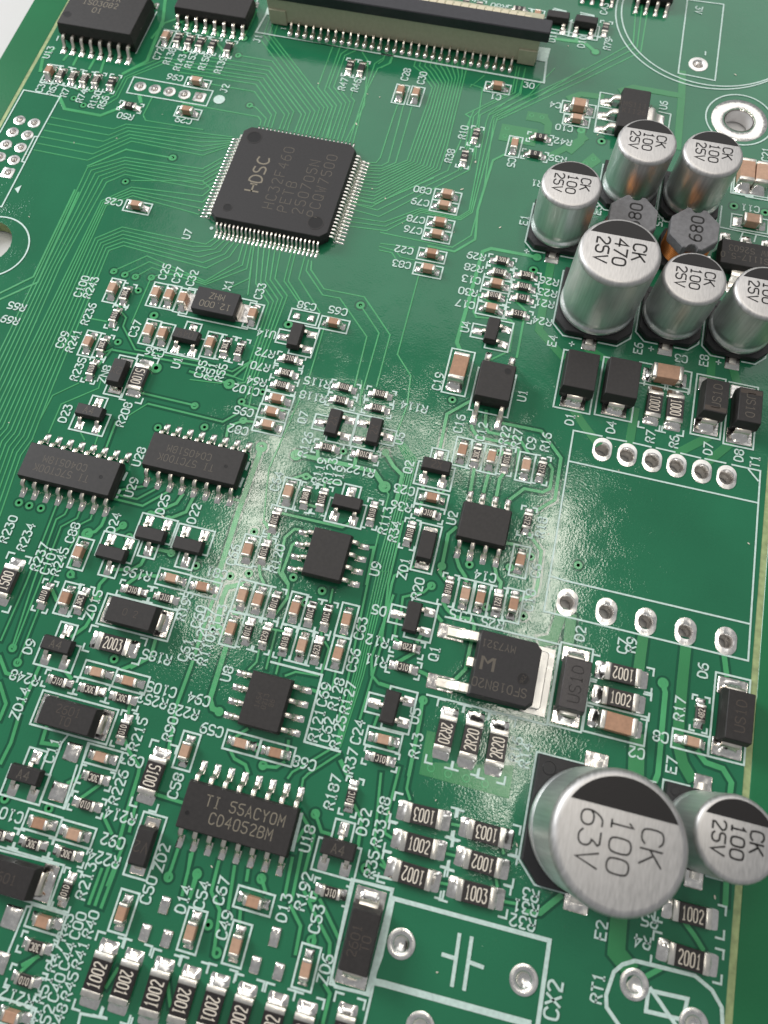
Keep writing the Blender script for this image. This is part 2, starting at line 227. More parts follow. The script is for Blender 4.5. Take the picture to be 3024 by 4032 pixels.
# ------------------------------------------------------------------ layout in millimetres
CHIPS = [
['c6',-34.62,11.7,90,'','C39'],['r6',-33.19,11.78,90,'01D','R63'],['r6',-31.5,11.73,90,'01D','R71'],['r6',-29.92,11.66,90,'01B','R74'],['r6',-28.36,11.8,90,'01D','R130'],['r6',-26.33,11.87,90,'8','R66'],
['c6',-22.25,20.83,90,'','C72'],['r6',-20.69,20.98,90,'0','R138'],['r6',-19.12,20.89,90,'8','R143'],['r6',-17.61,20.87,90,'8','R153'],['r6',-15.91,20.92,90,'8','R158'],['r6',-13.78,20.84,90,'','R139'],['c6',-15.74,14.3,0,'','C96'],
['c6',-15.28,9.36,0,'','C29'],['r6',-22.66,8.71,180,'10','R50'],['r6',2.29,21.17,90,'8','R47'],['r6',3.81,21.15,90,'','R46'],['c6',9.59,18.21,90,'','C28'],['c6',11.53,18.3,90,'','C30'],['c6',21.1,21.86,0,'','C1'],
['r6',20.01,13.6,90,'0','R10'],['r6',19.38,9.99,90,'0','R38'],['c6',24.82,13.04,90,'','C5'],['r6',27.6,14.99,0,'0','R42'],['r6',27.45,12.23,0,'0','R39'],['r6',21.23,35.76,0,'0','R80'],
['c6',23.73,34.89,90,'','@tan chip capacitor tucked behind the black connector latch end,left of D11'],['r6',14.22,35.2,90,'0','@small chip resistor at the top photo edge above the connector,left one of two'],
['r6',16.03,35.07,90,'0','@small chip resistor at the top photo edge above the connector,right one of two'],['r6',32.61,34.82,90,'0','R79'],['c8',31.35,20.65,0,'','C4'],['c6',31.41,18.69,0,'','C10'],
['c12',51.67,14.51,90,'','@large tan chip capacitor under the lettering C21,left one of two'],['c12',53.41,14.35,90,'','@large tan chip capacitor under the lettering C21 cut by the right photo edge'],['c8',52.86,7.82,0,'','C11'],
['c6',-16.23,-5.81,0,'','C26'],['c6',-14.66,-17.41,90,'','C100'],['r6',-13.14,-17.65,90,'30C','R243'],['r6',-13.24,-20.61,90,'01D','R236'],['c6',-14.76,-24.45,90,'','C99'],['r6',-13.19,-24.44,90,'30C','R241'],
['r6',-13.21,-27.45,90,'01D','R235'],['r12',-7.93,-27.24,270,'5100','R208'],['c6',-9.77,-16.81,90,'','C25'],['c6',-8.21,-16.77,90,'','C27'],['c6',-6.56,-16.87,90,'','C32'],['c6',-8.87,-21.56,90,'','C37'],
['c6',-7.2,-21.64,90,'','C36'],['c6',-1.83,-21.54,90,'','C35'],['r6',-0.19,-21.51,90,'30C','R51'],['r6',1.42,-21.55,90,'30C','R55'],['c6',1.5,-16.95,90,'','C33'],['c6',10.41,-16.0,0,'','C65'],['r6',7.04,-21.34,180,'01C','R72'],
['r6',7.1,-23.07,180,'30B','R70'],['r6',7.1,-24.57,0,'01B','R64'],['c6',7.15,-26.29,0,'','C102'],['c6',7.06,-27.84,0,'','C95'],['c6',7.09,-29.41,0,'','C82'],['r6',13.58,-23.3,0,'01B','R115'],['r6',13.61,-24.87,180,'01C','R118'],
['r6',17.41,-23.2,0,'01B','@black chip resistor marked 01B,upper of the pair above transistor Q6'],['r6',17.5,-24.86,180,'01C','@black chip resistor marked 01C directly above transistor Q6,right of R118'],
['r6',13.68,-30.37,180,'01C','@black chip resistor marked 01C lying right below transistor Q7'],['r6',17.51,-30.29,0,'01C','R122'],['c6',11.22,-35.97,90,'','C64'],['r6',12.98,-36.03,90,'30B','R119'],
['r6',14.63,-35.93,90,'01C','R123'],['r6',19.83,-36.15,90,'01B','R113'],['r6',10.72,-39.08,90,'01C','@black chip resistor marked 01C standing alone between capacitors C64 and C66'],['c6',9.13,-42.63,90,'','C66'],
['r6',10.68,-42.45,90,'01C','R120'],['c6',18.63,3.91,0,'','C80'],['c6',18.63,2.27,0,'','C79'],['c6',18.68,-0.22,0,'','C78'],['c6',18.7,-1.89,0,'','C76'],['c6',18.72,-4.69,0,'','C22'],['c6',18.75,-6.77,0,'','C83'],
['r6',26.53,-3.72,0,'30D','R29'],['r6',26.54,-5.37,0,'01B','R28'],['c6',26.56,-6.98,0,'','C13'],['r6',26.53,-8.52,180,'01B','R30'],['c6',26.58,-10.23,0,'','C17'],['r6',29.52,-5.04,0,'30B','R26'],['r6',29.53,-6.61,0,'01B','R23'],
['r6',29.63,-8.12,0,'421','R21'],['r6',29.56,-10.23,0,'512','R24'],['c12',24.74,-18.63,90,'','C19'],['c6',27.03,-27.57,90,'','@tan chip capacitor,leftmost of the row between transistor Q2 and optocoupler U1'],
['r6',28.48,-27.65,90,'30C','@black chip resistor marked 30C,second in the row above chip U2'],['c6',30.0,-27.65,90,'','@golden chip capacitor between resistors 30C and 01C in the row above chip U2'],
['r6',31.51,-27.5,90,'01C','@black chip resistor marked 01C,fourth in the row above chip U2'],['c6',33.53,-27.72,90,'','@tan chip capacitor beside resistor 512 at the right end of the row above U2'],
['r6',35.12,-27.65,270,'512','@black chip resistor marked 512 at the right end of the row above chip U2'],['c6',25.17,-33.24,0,'','C23'],['r6',25.15,-34.86,180,'01C','R36'],['r6',23.88,-37.3,90,'01B','R34'],
['r6',34.7,-33.36,270,'512','R18'],['c6',34.73,-37.47,90,'','C6'],['r6',28.68,-41.82,270,'01B','R20'],['c6',30.32,-41.97,90,'','C14'],['c6',31.77,-41.97,90,'','C15'],['r6',33.43,-41.96,270,'821','R25'],
['c6',34.89,-41.86,90,'','C18'],['r6',26.19,-48.01,180,'220','R12'],['r6',26.28,-49.87,180,'01C','R11'],['c6',26.02,-56.38,0,'','C24'],['r6',26.17,-58.01,180,'01C','R37'],
['r12',31.19,-54.56,270,'2R20','@black resistor marked 2R20 with digits facing down,leftmost of three beside R13'],['r12',33.51,-54.56,90,'2R20','@black resistor marked 2R20,middle one of three below the power transistor Q1'],
['r12',35.82,-54.67,90,'2R20','@black resistor marked 2R20,rightmost of three,beside capacitor E2'],['r12',45.05,-17.84,270,'1000','R7'],['r12',47.19,-17.86,270,'1000','R6'],['c12',45.8,-14.26,0,'','C3'],
['r12',45.57,-45.77,180,'1002','@black resistor marked 1002 upside down right of diode D2'],['r12',45.62,-47.98,0,'1002','@black resistor marked 1002 upright right of diode D2,above the large tan capacitor C2'],
['c12',45.58,-50.17,0,'','C2'],['r6',52.71,-47.51,90,'4B2','R17'],['c6',52.14,-50.09,0,'','C8'],['c6',10.01,-47.06,90,'','@tan chip capacitor,leftmost in the upper row under R120,left block below U9'],
['c6',11.54,-47.07,90,'','@tan chip capacitor,second in the upper row of the left block below U9'],['r6',13.11,-47.04,90,'01C','@black resistor marked 01C,upper right of the left block below U9'],
['c6',15.18,-47.05,90,'','@tan chip capacitor,left end of the upper row directly below chip U9'],['r6',16.65,-47.15,90,'01C','@black resistor marked 01C,middle of the upper row directly below chip U9'],
['r6',18.19,-47.13,90,'01C','@black resistor marked 01C,right end of the upper row below chip U9'],['c6',20.13,-46.93,90,'','C63'],['c6',9.94,-50.28,90,'','C57'],
['r6',11.48,-50.15,90,'01C','@black resistor marked 01C beside the upside down 623 resistor above chip U8'],['r6',13.16,-50.18,270,'623','@black resistor marked 623 with digits facing down,above chip U8'],
['r6',15.11,-50.25,90,'01B','@black resistor marked 01B above the right end of chip U8'],['c6',16.76,-50.22,90,'','@tan chip capacitor between resistors 01B and 623 above the right end of chip U8'],
['r6',18.18,-50.25,90,'623','@black resistor marked 623 with digits facing up,left of capacitor C56'],['c6',20.18,-50.12,90,'','C56'],['c6',13.93,-59.72,0,'','C59'],['c6',17.14,-59.74,0,'','C68'],
['r12',-12.39,-51.09,90,'1500','@black resistor marked 1500 at the left photo edge below R234'],['r6',-8.41,-51.52,90,'01D','R237'],['c6',-6.24,-51.28,90,'','C101'],['r6',-4.82,-51.19,90,'30C','R245'],
['c6',2.96,-47.08,0,'','@tan chip capacitor right of R196,left one of two in the glittering patch'],['c6',6.08,-47.15,0,'','@tan chip capacitor in the glittering patch below C81,right one of two'],
['r6',-0.31,-49.02,180,'01C','R196'],['r6',2.92,-48.98,180,'01C','R195'],['r12',-0.23,-54.26,0,'2003','R185'],['c6',-0.71,-57.01,0,'','C105'],['c6',2.43,-57.07,0,'','C94'],['r6',-3.95,-58.63,180,'01C','R248'],
['r6',-0.81,-58.6,180,'30C','R252'],['r6',2.3,-58.62,180,'30C','R228'],['r6',3.34,-61.16,90,'01D','R215'],['c6',2.34,-63.79,0,'','C93'],['r12',7.26,-64.12,270,'5100','R90'],['c6',9.39,-61.51,90,'','C58'],
['c6',-6.69,-46.79,90,'','C88'],['r6',2.35,-65.55,180,'30C','R226'],['r6',2.45,-67.76,180,'01D','R214'],['c6',-0.76,-70.08,0,'','@tan chip capacitor in the left half of the double outline beside the C92 capacitor'],
['c6',2.41,-70.17,0,'','C92'],['r6',-0.84,-71.75,180,'30C','@black chip resistor marked 30C below the left capacitor of the C92 pair'],['r6',2.34,-71.74,180,'30C','R224'],
['r6',-4.05,-71.77,180,'01C','@chip resistor cut off by the left photo edge below lettering C10'],['r6',3.3,-74.32,90,'01D','R213'],['c6',2.48,-76.86,0,'','@tan chip capacitor under resistor R213 near the lower left corner'],
['r6',2.53,-78.76,180,'30C','@chip resistor marked 30C left of the blurred lettering block at lower left'],['r6',2.6,-81.15,180,'01D','@chip resistor marked 01D above lettering R212 at lower left'],
['c6',2.62,-83.6,0,'','@tan chip capacitor cut by the bottom photo edge in the lower left corner'],['c6',8.52,-74.7,90,'','C50'],['c6',14.46,-74.6,90,'','C54'],['c6',18.72,-71.29,0,'','C67'],['r6',24.45,-61.6,90,'01C','R187'],
['r6',24.73,-69.11,180,'01C','R192'],['c6',18.32,-74.6,90,'','C49'],['c6',24.24,-74.79,90,'','C53'],['r12',30.86,-61.54,180,'1003','@black resistor marked 1003 upside down beside lettering R8,top left of six'],
['r12',36.24,-61.6,180,'1003','@black resistor marked 1003 upside down beside big capacitor E2,top right of six'],['r12',30.95,-63.85,0,'1002','@black resistor marked 1002 reading upright,middle left of six beside R33'],
['r12',36.39,-63.91,180,'1002','@black resistor marked 1002 upside down,middle right of six'],['r12',30.99,-66.19,180,'1002','@black resistor marked 1002 upside down,bottom left of six beside R35'],
['r12',36.31,-66.26,0,'1003','@black resistor marked 1003 reading upright,bottom right of six above lettering R32'],['r12',53.52,-63.46,0,'1002','@black resistor marked 1002 below the small capacitor E7 at the right'],
['r12',53.6,-66.63,0,'2001','@black resistor marked 2001 above the oval outline RT1'],['r12',8.18,-79.3,90,'1002','@blurred black resistor marked 1002,first from the left in the bottom row'],
['r12',10.46,-79.24,270,'2001','@blurred black resistor marked 2001 facing down,second from the left in the bottom row'],['r12',13.07,-79.35,90,'1002','@blurred black resistor marked 1002,third from the left in the bottom row'],
['r12',15.37,-79.28,270,'2001','@blurred black resistor marked 2001 facing down,fourth from the left in the bottom row'],['r12',17.75,-79.22,270,'2001','@blurred black resistor marked 2001,fifth from the left in the bottom row'],
['r12',20.07,-79.35,90,'1002','@blurred black resistor marked 1002,sixth from the left in the bottom row'],['r12',22.67,-79.35,90,'1002','@blurred resistor,seventh from the left in the bottom row under pads D13'],
['r12',25.06,-79.36,90,'1002','@blurred resistor,eighth from the left in the bottom row under capacitor C53'],['r12',28.2,-78.6,90,'1002','@blurred resistor at the bottom photo edge directly below the large diode ZD6'],
]
TEXTS = [
['U13',-36.42,15.19,90,0.85],['C39',-34.96,9.52,90,0.85],['R63',-33.38,9.41,90,0.85],['R71',-31.61,9.49,90,0.85],['R74',-29.31,9.04,90,0.85],['R130',-27.48,8.89,90,0.85],['R66',-26.25,8.68,90,0.85],['C72',-22.38,18.13,90,0.85],
['R138',-20.82,17.99,90,0.85],['R143',-19.18,17.26,90,0.85],['R153',-17.91,17.99,90,0.85],['R158',-16.1,18.05,90,0.85],['R139',-13.92,17.95,90,0.85],['C96',-18.88,14.66,180,0.85],['C29',-15.43,8.12,180,0.85],
['R50',-22.71,7.13,180,0.85],['J2',-12.13,14.27,90,0.85],['J1',-10.67,23.49,90,0.85],['1',-7.93,25.94,270,0.6],['R47',2.19,18.26,90,0.85],['R46',3.82,18.41,90,0.85],['C28',9.46,21.57,90,0.85],['C30',11.58,21.45,90,0.85],
['C1',21.13,20.39,180,0.85],['30',24.81,23.17,0,0.85],['R80',18.5,36.04,180,0.85],['D11',26.28,32.18,90,0.85],['D10',30.06,32.03,90,0.85],['R79',33.31,32.38,90,0.85],['C43',31.99,38.58,90,0.85],['3V',43.9,41.0,270,0.85],
['R10',18.44,13.89,90,0.85],['R38',17.63,9.93,90,0.85],['C5',24.96,10.56,270,0.85],['R42',30.37,15.1,180,0.85],['R39',30.16,12.33,180,0.85],['C4',28.51,20.69,180,0.85],['C10',30.16,17.26,180,0.85],['U6',41.36,23.57,90,0.85],
['R1',28.46,8.15,180,0.85],['C21',53.95,18.47,90,0.85],['E3',35.85,5.87,90,0.85],['E5',42.85,5.83,270,0.85],['C11',52.77,10.02,180,0.85],['E1',27.95,2.54,90,0.85],['E4',33.73,-12.57,90,0.85],['E6',42.71,-11.38,90,0.85],
['E8',49.6,-11.27,90,0.85],['C3',47.25,-11.6,180,0.85],['+',28.99,-1.66,0,0.8],['+',35.78,-12.48,0,0.8],['+',44.04,-11.14,0,0.8],['+',51.09,-11.15,0,0.8],['D1',37.0,-21.39,90,0.85],['D4',41.2,-21.32,90,0.85],
['R7',45.21,-21.42,90,0.85],['R6',47.59,-21.45,90,0.85],['D7',50.98,-21.43,90,0.85],['D8',54.02,-21.46,90,0.85],['T1',55.63,-21.76,90,0.85],['C26',-19.26,-5.69,180,0.85],['C100',-18.44,-17.68,90,0.85],
['R243',-17.34,-17.59,90,0.85],['R236',-16.3,-20.9,90,0.85],['C99',-17.84,-24.64,90,0.85],['R241',-16.6,-24.51,90,0.85],['R235',-14.77,-27.66,90,0.85],['ZN8',-11.79,-27.57,90,0.85],['R208',-8.01,-31.6,90,0.85],
['C25',-10.02,-13.67,90,0.85],['C27',-8.37,-13.79,90,0.85],['C32',-6.7,-13.79,90,0.85],['X1',-2.44,-13.75,90,0.85],['C33',1.25,-13.71,90,0.85],['C37',-10.6,-21.49,90,0.85],['C36',-7.48,-23.79,180,0.85],['U11',-4.7,-24.11,90,0.85],
['C35',-1.96,-24.61,90,0.85],['R51',-0.84,-24.65,90,0.85],['R55',0.29,-24.54,90,0.85],['U7',-9.24,-8.17,90,0.85],['R65',-24.46,-21.84,180,0.85],['R69',-24.47,-23.64,180,0.85],['C38',6.85,-14.37,180,0.85],
['C65',10.36,-14.2,180,0.85],['U14',3.55,-18.78,180,0.85],['R72',4.15,-21.15,180,0.85],['R70',4.13,-22.86,180,0.85],['R64',4.28,-24.65,180,0.85],['C102',3.52,-25.88,180,0.85],['C95',4.04,-28.35,180,0.85],
['C82',4.13,-30.5,180,0.85],['R115',10.56,-23.3,180,0.85],['R118',10.58,-25.02,180,0.85],['Q7',10.26,-27.59,90,0.85],['R126',11.36,-30.47,90,0.85],['Q6',20.5,-27.57,90,0.85],['R114',21.14,-23.74,180,0.85],
['R122',17.57,-31.97,180,0.85],['C64',9.67,-35.04,90,0.85],['R119',13.49,-32.95,90,0.85],['R123',14.57,-32.69,90,0.85],['D19',15.61,-32.99,90,0.85],['R113',21.23,-36.5,90,0.85],['C66',7.8,-43.37,90,0.85],
['R120',12.0,-42.72,90,0.85],['U9',21.5,-41.47,90,0.85],['C81',6.82,-45.49,180,0.85],['C80',15.63,4.16,180,0.85],['C79',15.75,2.37,180,0.85],['C78',15.83,-0.15,180,0.85],['C76',15.86,-1.7,180,0.85],['C22',15.5,-4.64,180,0.85],
['C83',15.69,-6.61,180,0.85],['R29',23.61,-3.64,180,0.85],['R28',23.65,-5.26,180,0.85],['C13',23.7,-6.85,180,0.85],['R30',23.67,-8.52,180,0.85],['C17',23.71,-10.15,180,0.85],['R26',32.11,-5.12,180,0.85],
['R23',32.17,-6.65,180,0.85],['R21',32.11,-8.09,180,0.85],['R24',32.24,-10.4,180,0.85],['U4',24.33,-12.99,90,0.85],['C19',22.89,-20.21,90,0.85],['U1',31.78,-19.83,90,0.85],['Q2',22.14,-30.45,90,0.85],['C23',22.29,-32.93,180,0.85],
['R36',22.41,-34.7,180,0.85],['R34',22.36,-37.39,90,0.85],['ZD1',24.11,-40.77,90,0.85],['C16',26.1,-24.51,90,0.85],['C12',28.48,-24.87,90,0.85],['R22',30.86,-24.72,90,0.85],['R27',32.13,-24.77,90,0.85],['C9',33.62,-24.98,90,0.85],
['R16',35.04,-24.49,90,0.85],['U2',27.53,-34.71,90,0.85],['R18',36.14,-33.59,90,0.85],['C6',36.4,-38.02,90,0.85],['R20',25.87,-42.38,90,0.85],['C14',31.82,-39.7,180,0.85],['C15',30.34,-43.93,180,0.85],['R25',33.36,-43.96,180,0.85],
['C18',36.3,-40.97,90,0.85],['D5',22.82,-45.28,180,0.85],['R12',23.36,-48.12,180,0.85],['R11',23.69,-49.88,180,0.85],['Q1',28.72,-47.95,90,0.85],['U5',28.23,-53.76,90,0.85],['R13',28.91,-56.17,90,0.85],['R16',37.47,-54.35,90,0.85],
['R14',38.39,-54.65,90,0.85],['C24',23.64,-56.31,90,0.85],['R37',23.67,-58.78,90,0.85],['D2',41.38,-42.98,90,0.85],['C7',45.31,-43.17,90,0.85],['R9',46.06,-42.87,90,0.85],['C2',47.74,-52.11,180,0.85],['C8',49.6,-50.28,180,0.85],
['D6',52.62,-43.64,90,0.85],['R17',50.95,-47.48,90,0.85],['E7',50.79,-52.39,90,0.85],['C63',21.57,-47.33,90,0.85],['C56',21.66,-50.32,90,0.85],['U8',10.76,-54.27,90,0.85],['C60',6.48,-49.91,90,0.85],['C57',7.39,-49.92,90,0.85],
['R113',8.4,-49.68,90,0.85],['C61',6.32,-53.13,90,0.85],['R112',7.28,-52.43,90,0.85],['R110',8.2,-52.66,90,0.85],['C69',19.86,-53.92,90,0.85],['R128',20.92,-53.6,90,0.85],['R127',22.03,-53.66,90,0.85],['R121',19.94,-56.63,90,0.85],
['C62',20.94,-56.76,90,0.85],['R125',21.95,-56.73,90,0.85],['C59',10.98,-59.29,180,0.85],['C68',19.76,-59.97,180,0.85],['R230',-14.63,-46.13,90,0.85],['R234',-12.58,-46.48,90,0.85],['R237',-10.49,-48.02,90,0.85],
['C101',-9.41,-48.14,90,0.85],['R245',-8.37,-48.01,90,0.85],['C88',-8.28,-44.98,90,0.85],['D24',-4.71,-43.06,90,0.85],['D25',-0.65,-40.09,90,0.85],['D22',2.71,-40.28,90,0.85],['D23',-14.06,-32.95,90,0.85],
['U28',-4.8,-35.77,90,0.85],['U29',-4.34,-39.1,90,0.85],['R196',-0.63,-47.38,180,0.85],['R195',4.89,-49.22,90,0.85],['ZD15',-3.6,-51.18,90,0.85],['R185',3.95,-54.4,180,0.85],['D9',-7.95,-56.35,90,0.85],
['R248',-7.2,-59.08,180,0.85],['ZD14',-6.71,-61.28,90,0.85],['C105',5.4,-57.05,180,0.85],['R252',4.92,-58.17,180,0.85],['R228',8.0,-58.4,180,0.85],['C94',8.99,-57.05,180,0.85],['R215',4.69,-61.18,90,0.85],
['C11',-2.24,-64.34,90,0.85],['C93',4.95,-63.4,180,0.85],['R90',7.32,-60.09,90,0.85],['C58',9.4,-64.47,90,0.85],['R226',4.6,-65.77,90,0.85],['R214',5.59,-67.9,180,0.85],['C10',-3.6,-70.16,180,0.85],['C92',5.69,-69.91,180,0.85],
['R224',5.44,-71.38,180,0.85],['R213',4.6,-73.31,90,0.85],['ZD2',10.14,-70.1,90,0.85],['C50',9.94,-72.67,90,0.85],['D14',13.0,-72.6,90,0.85],['C54',14.38,-71.93,90,0.85],['C67',15.86,-71.23,90,0.85],['C49',16.9,-73.55,90,0.85],
['D13',21.27,-71.16,90,0.85],['C53',24.09,-71.28,90,0.85],['R192',22.5,-69.6,90,0.85],['U18',21.69,-65.69,90,0.85],['R187',22.79,-61.63,90,0.85],['D32',26.01,-63.29,90,0.85],['R8',27.36,-61.6,90,0.85],['R33',27.43,-63.81,90,0.85],
['R35',27.47,-66.27,90,0.85],['ZD6',25.72,-74.52,90,0.85],['R3',40.72,-65.29,180,0.85],['R31',40.49,-66.31,180,0.85],['R32',40.44,-67.42,180,0.85],['CX2',43.74,-72.14,90,1.1],['E2',46.7,-66.41,90,0.85],['R4',50.01,-66.42,180,0.85],
['R5',50.4,-64.8,180,0.85],['RT1',46.99,-70.46,90,0.85],['R212',2.37,-82.49,180,0.85],['R40',6.18,-76.2,90,0.8],['R41',6.18,-78.45,90,0.8],['R45',6.18,-80.7,90,0.8],['R48',6.18,-82.95,90,0.8],['R49',6.18,-85.2,90,0.8],
['R53',6.18,-87.45,90,0.8],['C00',5.2,-76.55,90,0.8],['C44',5.2,-78.8,90,0.8],['C40',5.2,-81.05,90,0.8],['R52',5.2,-83.3,90,0.8],['R54',5.2,-85.55,90,0.8],['R56',5.2,-87.8,90,0.8],['R43',4.22,-76.9,90,0.8],
['R47',4.22,-79.15,90,0.8],['R51',4.22,-81.4,90,0.8],['C41',4.22,-83.65,90,0.8],['C42',4.22,-85.9,90,0.8],['R57',4.22,-88.15,90,0.8],
]
